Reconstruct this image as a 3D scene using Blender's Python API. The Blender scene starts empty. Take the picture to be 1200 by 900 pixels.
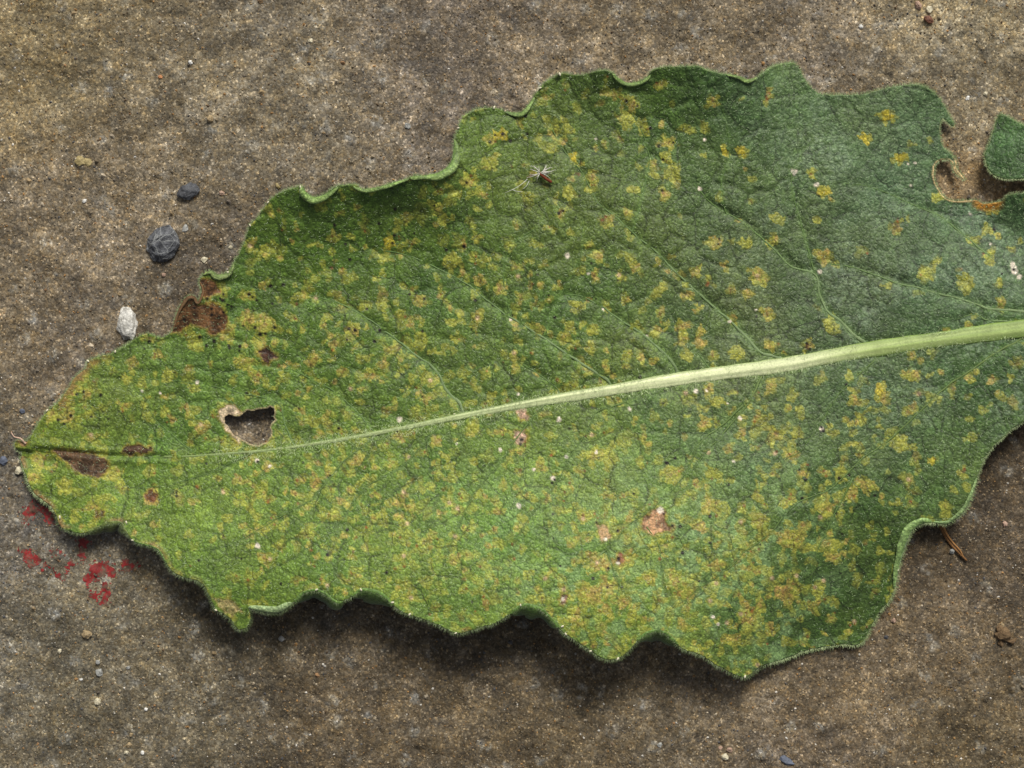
import bpy, bmesh, math, random
import numpy as np
from mathutils import Vector, Matrix, noise as mnoise

# ------------------------------------------------------------------ camera, sky, sun, exposure
U = 0.0002            # metres per photograph pixel on the concrete
H = 0.45              # camera height above the concrete
scn = bpy.context.scene
C = scn.collection
cam_d = bpy.data.cameras.new('camera'); cam = bpy.data.objects.new('camera', cam_d); C.objects.link(cam)
cam.location = (0, 0, H)
cam_d.sensor_width = 36; cam_d.lens = 36 * H / (1200 * U)
cam_d.clip_start = 0.01; cam_d.clip_end = 50
scn.camera = cam

SUN_EL, SUN_AZ = math.radians(43), math.radians(14)     # azimuth from +Y (top of the picture) towards +X
world = bpy.data.worlds.new('World'); scn.world = world; world.use_nodes = True
wn = world.node_tree.nodes; wl = world.node_tree.links
bg = wn['Background']; sky = wn.new('ShaderNodeTexSky'); sky.sky_type = 'NISHITA'; sky.sun_disc = False
sky.sun_elevation = SUN_EL; sky.sun_rotation = SUN_AZ
sky.air_density = 1.0; sky.dust_density = 4.0; sky.ozone_density = 0.6
hs = wn.new('ShaderNodeHueSaturation'); hs.inputs['Saturation'].default_value = .35   # thin cloud: a whiter sky
wl.new(sky.outputs[0], hs.inputs['Color']); wl.new(hs.outputs[0], bg.inputs[0]); bg.inputs[1].default_value = 0.065
sd = bpy.data.lights.new('sun', 'SUN'); sun = bpy.data.objects.new('sun', sd); C.objects.link(sun)
sd.energy = 2.9; sd.angle = math.radians(20); sd.color = (1.0, 0.97, 0.90)
dirv = Vector((math.sin(SUN_AZ) * math.cos(SUN_EL), math.cos(SUN_AZ) * math.cos(SUN_EL), math.sin(SUN_EL)))
sun.rotation_euler = dirv.to_track_quat('Z', 'Y').to_euler()
sun.location = dirv * 2
scn.view_settings.view_transform = 'Standard'; scn.view_settings.look = 'None'
scn.view_settings.exposure = 0.12; scn.view_settings.gamma = 1.0

rng = np.random.default_rng(7)
random.seed(7)

# ------------------------------------------------------------------ helpers
def lin(c, k=1.12):
    c = np.asarray(c, float) / 255.0
    return np.where(c <= 0.04045, c / 12.92, ((c + 0.055) / 1.055) ** 2.4) * k

def P(px, py, h=0.0):
    px = np.asarray(px, float); py = np.asarray(py, float); h = np.asarray(h, float) + 0 * px
    s = 1 - h * U / H
    return np.stack([(px - 600) * U * s, (450 - py) * U * s, h * U], -1)

def smooth(a, b, x):
    t = np.clip((x - a) / (b - a), 0, 1); return t * t * (3 - 2 * t)

def hash2(ix, iy, seed):
    ix = ix.astype(np.int64); iy = iy.astype(np.int64)
    n = (ix * 374761393 + iy * 668265263 + seed * 982451653) & 0x7fffffff
    n = ((n ^ (n >> 13)) * 1274126177) & 0x7fffffff
    n = ((n ^ (n >> 16)) * 1103515245 + 12345) & 0x7fffffff
    return ((n ^ (n >> 11)) & 0xffffff) / float(0x1000000)

def vnoise(x, y, s, seed):
    x = x / s; y = y / s; ix = np.floor(x); iy = np.floor(y); fx = x - ix; fy = y - iy
    fx = fx * fx * fx * (fx * (fx * 6 - 15) + 10); fy = fy * fy * fy * (fy * (fy * 6 - 15) + 10)
    a = hash2(ix, iy, seed); b = hash2(ix + 1, iy, seed); c = hash2(ix, iy + 1, seed); d = hash2(ix + 1, iy + 1, seed)
    return (a * (1 - fx) + b * fx) * (1 - fy) + (c * (1 - fx) + d * fx) * fy

def fbm(x, y, s, seed, n=4):
    r = 0; a = 1; t = 0
    for i in range(n):
        r = r + a * vnoise(x * (0.94) + y * 0.34 * (1 if i % 2 else -1), y * 0.94 - x * 0.34 * (1 if i % 2 else -1), s, seed + i * 17)
        t += a; a *= 0.5; s *= 0.5
    return r / t

def voro(x, y, s, seed, jit=0.9):
    X = x / s; Y = y / s; ix = np.floor(X); iy = np.floor(Y)
    d1 = np.full(X.shape, 9.0); d2 = np.full(X.shape, 9.0)
    cx = np.zeros(X.shape); cy = np.zeros(X.shape)
    for oy in (-1, 0, 1):
        for ox in (-1, 0, 1):
            qx = ix + ox; qy = iy + oy
            sx = qx + 0.5 + (hash2(qx, qy, seed) - 0.5) * jit; sy = qy + 0.5 + (hash2(qx, qy, seed + 5) - 0.5) * jit
            d = np.hypot(X - sx, Y - sy)
            m = d < d1
            d2 = np.where(m, d1, np.minimum(d2, d)); d1 = np.where(m, d, d1)
            cx = np.where(m, sx, cx); cy = np.where(m, sy, cy)
    return d1 * s, d2 * s, cx * s, cy * s

def catmull(pts, n=5, closed=True):
    p = np.array(pts, float); out = []
    N = len(p)
    rg = range(N) if closed else range(N - 1)
    for i in rg:
        if closed: a, b, c, d = p[(i - 1) % N], p[i], p[(i + 1) % N], p[(i + 2) % N]
        else: a, b, c, d = p[max(i - 1, 0)], p[i], p[i + 1], p[min(i + 2, N - 1)]
        for k in range(n):
            t = k / n
            out.append(0.5 * (2 * b + (c - a) * t + (2 * a - 5 * b + 4 * c - d) * t * t + (3 * b - a - 3 * c + d) * t ** 3))
    if not closed: out.append(p[-1])
    return np.array(out)

def inside(poly, x, y):
    r = np.zeros(x.shape, bool); p = np.asarray(poly); q = np.roll(p, -1, 0)
    for (x0, y0), (x1, y1) in zip(p, q):
        if y0 == y1: continue
        m = ((y0 > y) != (y1 > y)) & (x < (x1 - x0) * (y - y0) / (y1 - y0) + x0)
        r ^= m
    return r

def nearest(poly, x, y, closed=True):
    """nearest point on a polyline -> distance, px, py, parameter index"""
    p = np.asarray(poly); q = np.roll(p, -1, 0)
    if not closed: p = p[:-1]; q = q[:-1]
    best = np.full(x.shape, 1e9); bx = np.zeros(x.shape); by = np.zeros(x.shape); bt = np.zeros(x.shape)
    for i, ((x0, y0), (x1, y1)) in enumerate(zip(p, q)):
        dx, dy = x1 - x0, y1 - y0; L = dx * dx + dy * dy + 1e-9
        t = np.clip(((x - x0) * dx + (y - y0) * dy) / L, 0, 1)
        ex = x0 + t * dx; ey = y0 + t * dy; d = np.hypot(x - ex, y - ey); m = d < best
        best = np.where(m, d, best); bx = np.where(m, ex, bx); by = np.where(m, ey, by); bt = np.where(m, i + t, bt)
    return best, bx, by, bt

def idw(ctrl, x, y, p=2.2):
    c = np.array(ctrl, float); num = 0; den = 0
    for row in c:
        w = 1 / ((x - row[0]) ** 2 + (y - row[1]) ** 2 + 900.) ** p
        num = num + w[..., None] * row[2:]; den = den + w
    return num / den[..., None]

def mixc(a, b, t):
    t = np.clip(t, 0, 1)[..., None]; return a * (1 - t) + np.asarray(b) * t

def mesh_obj(name, verts, faces, mat, parent=None, cols=None, sm=True, uvs=None):
    me = bpy.data.meshes.new(name)
    verts = np.asarray(verts, np.float32)
    if isinstance(faces, np.ndarray):
        k = faces.shape[1]; nf = len(faces)
        me.vertices.add(len(verts)); me.vertices.foreach_set('co', verts.ravel())
        me.loops.add(nf * k); me.loops.foreach_set('vertex_index', faces.astype(np.int32).ravel())
        me.polygons.add(nf); me.polygons.foreach_set('loop_start', np.arange(0, nf * k, k, dtype=np.int32))
        me.update(calc_edges=True)
    else:
        me.from_pydata([tuple(v) for v in verts.tolist()], [], faces)
    me.validate()
    if cols is not None:
        ca = me.color_attributes.new('Col', 'FLOAT_COLOR', 'POINT')
        cc = np.ones((len(verts), 4), np.float32); cc[:, :3] = cols
        ca.data.foreach_set('color', cc.ravel())
    me.polygons.foreach_set('use_smooth', [sm] * len(me.polygons))
    me.materials.append(mat)
    o = bpy.data.objects.new(name, me); C.objects.link(o)
    if parent: o.parent = parent
    return o

def tag(o, label=None, cat=None, group=None, kind=None):
    if label: o['label'] = label
    if cat: o['category'] = cat
    if group: o['group'] = group
    if kind: o['kind'] = kind
    return o

# ------------------------------------------------------------------ materials
def new_mat(name):
    m = bpy.data.materials.new(name); m.use_nodes = True
    return m, m.node_tree.nodes, m.node_tree.links, m.node_tree.nodes['Principled BSDF']

def nd(ns, t, **kw):
    n = ns.new(t)
    for k, v in kw.items(): setattr(n, k, v)
    return n

def pxcoord(ns, ls, obj=True):
    """object coordinates in photograph pixels"""
    tc = ns.new('ShaderNodeTexCoord'); vm = nd(ns, 'ShaderNodeVectorMath', operation='SCALE'); vm.inputs['Scale'].default_value = 1 / U
    ls.new(tc.outputs['Object'], vm.inputs[0]); return vm.outputs[0]

def noise_tex(ns, ls, co, size, detail=3, rough=0.6):
    n = ns.new('ShaderNodeTexNoise'); n.inputs['Scale'].default_value = 1.0 / size
    n.inputs['Detail'].default_value = detail; n.inputs['Roughness'].default_value = rough
    ls.new(co, n.inputs['Vector']); return n

def ramp(ns, ls, fac, stops):
    r = ns.new('ShaderNodeValToRGB'); e = r.color_ramp.elements
    while len(e) < len(stops): e.new(0.5)
    for el, (p, c) in zip(e, stops):
        el.position = p; el.color = (*(c if hasattr(c, '__len__') else (c, c, c)), 1)
    ls.new(fac, r.inputs[0]); return r.outputs[0]

def mul(ns, ls, a, b, mode='MULTIPLY', fac=1.0):
    m = nd(ns, 'ShaderNodeMix', data_type='RGBA', blend_type=mode, clamp_result=False)
    m.inputs[0].default_value = fac
    ls.new(a, m.inputs[6])
    if hasattr(b, 'links'): ls.new(b, m.inputs[7])
    else: m.inputs[7].default_value = (*b, 1)
    return m.outputs[2]

def concrete_material():
    m, ns, ls, b = new_mat('weathered_concrete')
    co = pxcoord(ns, ls)
    at = nd(ns, 'ShaderNodeAttribute', attribute_name='Col')
    base = at.outputs['Color']
    v1 = ns.new('ShaderNodeTexVoronoi'); v1.inputs['Scale'].default_value = 1 / 3.4; ls.new(co, v1.inputs['Vector'])
    s1 = ns.new('ShaderNodeSeparateColor'); ls.new(v1.outputs['Color'], s1.inputs[0])
    g1 = ramp(ns, ls, s1.outputs[0], [(0, .42), (.35, .80), (.7, 1.12), (.92, 1.6), (1, 2.3)])
    v2 = ns.new('ShaderNodeTexVoronoi'); v2.inputs['Scale'].default_value = 1 / 1.9; ls.new(co, v2.inputs['Vector'])
    s2 = ns.new('ShaderNodeSeparateColor'); ls.new(v2.outputs['Color'], s2.inputs[0])
    g2 = ramp(ns, ls, s2.outputs[1], [(0, .40), (.5, .92), (.88, 1.35), (.95, 2.0), (.99, 3.4)])
    n1 = noise_tex(ns, ls, co, 12, 8, .78); g3 = ramp(ns, ls, n1.outputs['Fac'], [(.30, .45), (.5, 1.0), (.70, 1.75)])
    n2 = noise_tex(ns, ls, co, 26, 4, .65)
    tint = ramp(ns, ls, n2.outputs['Fac'], [(.30, (1.08, 1.17, 1.34)), (.42, (1, 1.02, 1.05)), (.56, (1, 1, .96)), (.70, (1.22, 1.14, .96))])
    c = mul(ns, ls, base, g1, fac=.42); c = mul(ns, ls, c, g2, fac=.6); c = mul(ns, ls, c, g3, fac=.85); c = mul(ns, ls, c, tint, fac=.8)
    t2 = ramp(ns, ls, s1.outputs[2], [(0, (1.10, 1.0, .80)), (.5, (1, 1, 1)), (1, (.94, 1.0, 1.1))])
    c = mul(ns, ls, c, t2, fac=.7)
    ls.new(c, b.inputs['Base Color'])
    b.inputs['Roughness'].default_value = .85; b.inputs['Specular IOR Level'].default_value = .3
    # bump
    add = nd(ns, 'ShaderNodeMath', operation='MULTIPLY_ADD'); ls.new(v1.outputs['Distance'], add.inputs[0]); add.inputs[1].default_value = -.35
    nb = noise_tex(ns, ls, co, 9, 8, .8); ls.new(nb.outputs['Fac'], add.inputs[2])
    add2 = nd(ns, 'ShaderNodeMath', operation='MULTIPLY_ADD'); ls.new(s1.outputs[1], add2.inputs[0]); add2.inputs[1].default_value = .35
    ls.new(add.outputs[0], add2.inputs[2])
    bp = ns.new('ShaderNodeBump'); bp.inputs['Distance'].default_value = U * 2.6; bp.inputs['Strength'].default_value = .9
    ls.new(add2.outputs[0], bp.inputs['Height']); ls.new(bp.outputs[0], b.inputs['Normal'])
    return m

def leaf_material(name='leaf_surface', sheen=.35):
    m, ns, ls, b = new_mat(name)
    co = pxcoord(ns, ls)
    at = nd(ns, 'ShaderNodeAttribute', attribute_name='Col')
    n1 = noise_tex(ns, ls, co, 2.1, 3, .75); g1 = ramp(ns, ls, n1.outputs['Fac'], [(.28, .38), (.5, 1.0), (.74, 1.85)])
    n2 = noise_tex(ns, ls, co, 8, 3, .6); g2 = ramp(ns, ls, n2.outputs['Fac'], [(.25, .82), (.75, 1.2)])
    v = ns.new('ShaderNodeTexVoronoi'); v.feature = 'DISTANCE_TO_EDGE'; v.inputs['Scale'].default_value = 1 / 5.2; ls.new(co, v.inputs['Vector'])
    gv = ramp(ns, ls, v.outputs['Distance'], [(0, .72), (.12, 1.0)])
    vg = ns.new('ShaderNodeTexVoronoi'); vg.inputs['Scale'].default_value = 1 / 1.9; ls.new(co, vg.inputs['Vector'])
    sg = ns.new('ShaderNodeSeparateColor'); ls.new(vg.outputs['Color'], sg.inputs[0])
    gg = ramp(ns, ls, sg.outputs[0], [(0, (.42, .50, .50)), (.5, (.95, .95, .95)), (.86, (1.35, 1.28, 1.25)), (.97, (1.7, 1.6, 1.8)), (1, (2.1, 2.0, 2.3))])
    c = mul(ns, ls, at.outputs['Color'], g1, fac=.55); c = mul(ns, ls, c, gg, fac=.56); c = mul(ns, ls, c, g2, fac=.8); c = mul(ns, ls, c, gv, fac=.6)
    ls.new(c, b.inputs['Base Color'])
    b.inputs['Roughness'].default_value = .52; b.inputs['Specular IOR Level'].default_value = .32
    b.inputs['Sheen Weight'].default_value = sheen; b.inputs['Sheen Roughness'].default_value = .4
    b.inputs['Sheen Tint'].default_value = (.75, .85, .75, 1)
    add = nd(ns, 'ShaderNodeMath', operation='MULTIPLY_ADD'); ls.new(n1.outputs['Fac'], add.inputs[0]); add.inputs[1].default_value = .7
    r2 = ramp(ns, ls, v.outputs['Distance'], [(0, 0.), (.3, .8)]); ls.new(r2, add.inputs[2])
    bp = ns.new('ShaderNodeBump'); bp.inputs['Distance'].default_value = U * .8; bp.inputs['Strength'].default_value = .7
    ls.new(add.outputs[0], bp.inputs['Height']); ls.new(bp.outputs[0], b.inputs['Normal'])
    return m

def attr_material(name, rough=.7, spec=.3, nsize=3.0, amt=.5, bump=.6):
    m, ns, ls, b = new_mat(name)
    co = pxcoord(ns, ls)
    at = nd(ns, 'ShaderNodeAttribute', attribute_name='Col')
    n1 = noise_tex(ns, ls, co, nsize, 4, .7); g1 = ramp(ns, ls, n1.outputs['Fac'], [(.25, .5), (.5, 1.0), (.75, 1.5)])
    c = mul(ns, ls, at.outputs['Color'], g1, fac=amt); ls.new(c, b.inputs['Base Color'])
    b.inputs['Roughness'].default_value = rough; b.inputs['Specular IOR Level'].default_value = spec
    bp = ns.new('ShaderNodeBump'); bp.inputs['Distance'].default_value = U * bump; bp.inputs['Strength'].default_value = .7
    ls.new(n1.outputs['Fac'], bp.inputs['Height']); ls.new(bp.outputs[0], b.inputs['Normal'])
    return m

def stone_material(name, ca, cb, size=6, veins=None, rough=.6, vein_size=14):
    m, ns, ls, b = new_mat(name)
    co = pxcoord(ns, ls)
    n1 = noise_tex(ns, ls, co, size, 5, .7); c = ramp(ns, ls, n1.outputs['Fac'], [(.3, lin(ca)), (.7, lin(cb))])
    n3 = noise_tex(ns, ls, co, 1.8, 3, .7); g = ramp(ns, ls, n3.outputs['Fac'], [(.3, .65), (.7, 1.35)]); c = mul(ns, ls, c, g, fac=.6)
    if veins is not None:
        v = ns.new('ShaderNodeTexVoronoi'); v.feature = 'DISTANCE_TO_EDGE'; v.inputs['Scale'].default_value = 1 / vein_size
        wv = nd(ns, 'ShaderNodeVectorMath', operation='MULTIPLY_ADD'); wv.inputs[1].default_value = (3, 3, 3)
        ls.new(noise_tex(ns, ls, co, 9).outputs['Color'], wv.inputs[0]); ls.new(co, wv.inputs[2]); ls.new(wv.outputs[0], v.inputs['Vector'])
        f = ramp(ns, ls, v.outputs['Distance'], [(0, .5), (.02, .2), (.045, 0)])
        mx = nd(ns, 'ShaderNodeMix', data_type='RGBA'); ls.new(f, mx.inputs[0]); ls.new(c, mx.inputs[6]); mx.inputs[7].default_value = (*lin(veins), 1)
        c = mx.outputs[2]
    ls.new(c, b.inputs['Base Color']); b.inputs['Roughness'].default_value = rough; b.inputs['Specular IOR Level'].default_value = .35
    bp = ns.new('ShaderNodeBump'); bp.inputs['Distance'].default_value = U * 1.2; bp.inputs['Strength'].default_value = .8
    nb = noise_tex(ns, ls, co, 4, 5, .7); ls.new(nb.outputs['Fac'], bp.inputs['Height']); ls.new(bp.outputs[0], b.inputs['Normal'])
    return m

M_con = concrete_material()
M_leaf = leaf_material()
M_vein = attr_material('vein_tissue', .5, .35, 2.2, .45, .5)
M_hair = attr_material('plant_hair', .5, .4, 2, .1, 0)
M_grain = attr_material('mineral_grain', .45, .5, 1.5, .35, .3)
M_dry = attr_material('dried_leaf_tissue', .75, .2, 3, .8, .8)
M_paint = attr_material('red_paint_film', .55, .3, 3.5, .95, .5)

# ------------------------------------------------------------------ ground: one sheet of concrete
def gheight(x, y):
    h = (fbm(x, y, 240, 3, 3) - .5) * 7 + (fbm(x, y, 46, 11, 3) - .5) * 5 + (fbm(x, y, 13, 23, 3) - .5) * 3.6
    d1, d2, cx, cy = voro(x, y, 27, 31)
    sel = hash2(np.round(cx * 7), np.round(cy * 7), 5)
    r = 4 + 8 * sel
    h = h - np.where(sel < .14, 3.6, 0) * np.exp(-(d1 / 3.6) ** 2)
    h = h + np.where(sel > .8, 1.2, 0) * smooth(9, 3, d1)       # pieces of gravel showing through
    return h - 3.0

def gheight1(x, y): return float(gheight(np.array([float(x)]), np.array([float(y)]))[0])

fx = np.arange(-30, 1232, 2.2); fy = np.arange(-30, 932, 2.2)
def stretch(a, far):
    out = []; p = 0; s = 3.0
    while p < far: p += s; s *= 1.13; out.append(p)
    out = np.array(out); return np.concatenate([(a[0] - out)[::-1], a, a[-1] + out])
gx = stretch(fx, 2500); gy = stretch(fy, 2500)
GX, GY = np.meshgrid(gx, gy)
gh = gheight(GX, GY)
fade = smooth(2200, 900, np.hypot(GX - 600, GY - 450)); gh = gh * fade - 3 * (1 - fade)
# slab tone by position, darker towards the bottom and right of the leaf
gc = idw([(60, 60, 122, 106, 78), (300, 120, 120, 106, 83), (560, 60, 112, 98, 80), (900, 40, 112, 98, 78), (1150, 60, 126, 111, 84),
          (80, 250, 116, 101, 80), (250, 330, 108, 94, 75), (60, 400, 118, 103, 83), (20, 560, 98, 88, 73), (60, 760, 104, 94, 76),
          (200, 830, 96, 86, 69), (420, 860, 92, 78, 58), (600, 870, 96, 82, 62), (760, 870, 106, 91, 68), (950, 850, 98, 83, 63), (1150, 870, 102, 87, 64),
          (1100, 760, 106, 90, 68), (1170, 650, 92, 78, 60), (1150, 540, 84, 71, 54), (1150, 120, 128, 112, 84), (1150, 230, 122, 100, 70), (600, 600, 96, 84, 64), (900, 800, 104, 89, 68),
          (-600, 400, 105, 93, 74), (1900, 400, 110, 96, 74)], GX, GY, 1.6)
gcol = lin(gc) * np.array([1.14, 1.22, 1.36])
pn = fbm(GX, GY, 95, 41, 4); gcol = gcol * (0.80 + .40 * smooth(.25, .78, pn))[..., None]
pn2 = fbm(GX, GY, 28, 47, 3); gcol = gcol * (0.74 + .52 * smooth(.2, .8, pn2))[..., None]
wt = fbm(GX, GY, 150, 53, 3); gcol = gcol * (1 + (wt - .5)[..., None] * np.array([.06, 0, -.22]))
# pale lime blotches and aggregate faces
d1, d2, vcx, vcy = voro(GX + 6 * fbm(GX, GY, 9, 60, 2), GY + 6 * fbm(GX, GY, 9, 61, 2), 27, 31)
sel = hash2(np.round(vcx * 7), np.round(vcy * 7), 5)
k = np.where(sel > .72, .5, 0) * smooth(10, 5, d1) * smooth(.35, .6, fbm(GX, GY, 5, 63, 2))
gcol = mixc(gcol, lin((148, 144, 134)), k)
# darker patches; beside the leaf's right and upper edges they paint in its shade
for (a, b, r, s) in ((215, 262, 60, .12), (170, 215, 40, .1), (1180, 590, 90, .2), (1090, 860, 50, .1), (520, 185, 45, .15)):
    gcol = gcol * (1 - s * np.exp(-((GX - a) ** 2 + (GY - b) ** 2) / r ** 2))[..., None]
ny, nx = GX.shape
idx = np.arange(nx * ny).reshape(ny, nx)
quads = np.stack([idx[:-1, :-1], idx[1:, :-1], idx[1:, 1:], idx[:-1, 1:]], -1).reshape(-1, 4)
gpos = P(GX, GY, 0); gpos[..., 2] = gh * U
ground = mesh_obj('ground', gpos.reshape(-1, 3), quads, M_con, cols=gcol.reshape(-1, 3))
tag(ground, kind='structure')

def G(px, py, h=0.0):
    """world point h pixels above the concrete"""
    z = gheight1(px, py) + h
    return Vector(P(px, py, z).tolist())

# red paint remnants, following the relief of the slab
reds = [
 [(28, 598), (34, 590), (42, 586), (50, 590), (60, 598), (66, 606), (65, 614), (58, 612), (52, 603), (44, 600), (36, 604), (30, 610)],
 [(88, 634), (92, 630), (103, 631), (104, 640), (99, 648), (101, 656), (94, 657), (90, 650), (91, 642)],
 [(26, 645), (31, 641), (40, 646), (46, 653), (44, 661), (38, 665), (30, 658)],
 [(48, 661), (53, 658), (57, 664), (54, 669), (49, 667)],
 [(60, 645), (68, 643), (73, 648), (66, 652)],
 [(96, 680), (100, 672), (107, 662), (116, 657), (126, 660), (135, 665), (136, 672), (128, 675), (120, 674), (113, 677), (108, 681), (106, 688), (100, 687)],
 [(104, 697), (112, 693), (120, 689), (119, 683), (126, 681), (129, 690), (127, 700), (124, 710), (116, 707), (110, 702)],
 [(73, 660), (82, 656), (87, 662), (80, 667)],
 [(140, 656), (150, 655), (158, 660), (152, 666), (143, 663)], [(64, 671), (69, 668), (71, 675), (66, 677)],
]
lo = (20, 575); w_, h_ = 160, 150
px_, py_ = np.meshgrid(np.arange(lo[0], lo[0] + w_, .8), np.arange(lo[1], lo[1] + h_, .8))
wx = px_ + (fbm(px_, py_, 7, 70, 3) - .5) * 9; wy = py_ + (fbm(px_, py_, 7, 71, 3) - .5) * 9
msk = np.zeros(px_.shape, bool); strong = np.zeros(px_.shape)
for i, r in enumerate(reds):
    im = inside(r, wx, wy); dd = nearest(r, wx, wy)[0]
    strong = np.maximum(strong, np.where(im, 1.0, 0) - np.where(im, 0, 1))
    th = .25 if i in (0, 1, 2, 5, 6) else .46
    msk |= (im & (fbm(px_, py_, 4.5, 73, 2) > th)) | ((dd < 5) & (fbm(px_, py_, 3.5, 74, 2) > .74))
n_y, n_x = px_.shape; ids = np.arange(n_x * n_y).reshape(n_y, n_x)
q = np.stack([ids[:-1, :-1], ids[1:, :-1], ids[1:, 1:], ids[:-1, 1:]], -1)[msk[:-1, :-1]]
used, inv = np.unique(q.ravel(), return_inverse=True)
# interpolate the sheet itself so that the film lies on it
def sheet_h(x, y):
    i = np.clip(np.searchsorted(gx, x) - 1, 0, nx - 2); j = np.clip(np.searchsorted(gy, y) - 1, 0, ny - 2)
    tx = (x - gx[i]) / (gx[i + 1] - gx[i]); ty = (y - gy[j]) / (gy[j + 1] - gy[j])
    return (gh[j, i] * (1 - tx) + gh[j, i + 1] * tx) * (1 - ty) + (gh[j + 1, i] * (1 - tx) + gh[j + 1, i + 1] * tx) * ty
X_, Y_ = px_.ravel()[used], py_.ravel()[used]
pp = P(X_, Y_, 0); pp[:, 2] = (sheet_h(X_, Y_) + .45) * U
rc = lin((138, 30, 34)) * (0.45 + 1.0 * fbm(X_, Y_, 9, 76, 3))[:, None]
rc = mixc(rc, lin((98, 80, 66)), .15 + smooth(.42, .7, fbm(X_, Y_, 4, 77, 4)) * .8)
paint = mesh_obj('red_paint', pp, inv.reshape(-1, 4), M_paint, ground, cols=rc)
paint['label'] = 'flaking patches of red paint'

# sand grains: real little pieces, uncountable
def grains(name, n, rmin, rmax, seed, bright=1.0, avoid=None):
    r = np.random.default_rng(seed)
    x = r.uniform(-25, 1225, n); y = r.uniform(-25, 925, n)
    rad = rmin + (rmax - rmin) * r.random(n) ** 3
    ang = r.uniform(0, math.tau, n)
    base = np.array([(1, 0, 0), (0.3, .95, 0), (-.85, .5, 0), (-.8, -.6, 0), (.4, -.9, 0), (0, 0, .75), (.25, .2, .7)])
    F = [(0, 1, 6), (1, 2, 5), (2, 3, 5), (3, 4, 5), (4, 0, 6), (4, 6, 5), (6, 1, 5)]
    V = np.zeros((n, 7, 3)); jit = 1 + (r.random((n, 7, 3)) - .5) * .55
    b = base[None] * jit * rad[:, None, None]
    el = r.uniform(.65, 1.3, n); b[..., 0] *= el[:, None]
    ca, sa = np.cos(ang)[:, None], np.sin(ang)[:, None]
    zz = sheet_h(x, y)
    V[..., 0] = ((x - 600)[:, None] + b[..., 0] * ca - b[..., 1] * sa) * U
    V[..., 1] = ((450 - y)[:, None] + b[..., 0] * sa + b[..., 1] * ca) * U
    V[..., 2] = (zz[:, None] - .35 * rad[:, None] * (base[None, :, 2] == 0) + b[..., 2]) * U
    pal = np.array([lin(c) for c in ((150, 130, 98), (120, 108, 88), (175, 162, 140), (98, 90, 80), (158, 122, 78), (205, 200, 190), (84, 84, 86), (144, 112, 80), (104, 86, 66), (140, 128, 108))])
    pr = np.array([.2, .17, .1, .13, .1, .045, .07, .015, .07, .1]); pr /= pr.sum()
    col = pal[r.choice(len(pal), n, p=pr)] * r.uniform(.6, 1.15, n)[:, None] * bright
    FF = (np.array(F)[None] + (np.arange(n) * 7)[:, None, None]).reshape(-1, 3)
    o = mesh_obj(name, V.reshape(-1, 3), FF, M_grain, cols=np.repeat(col, 7, 0), sm=False)
    return o
o = grains('sand_grains', 38000, .7, 2.3, 5, 1.05)
tag(o, 'fine loose sand and mineral grains scattered over the concrete', 'sand', kind='stuff')
o = grains('coarse_grit', 650, 2.0, 4.6, 9, 1.0)
tag(o, 'coarser grit scattered over the concrete', 'grit', kind='stuff')

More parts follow.
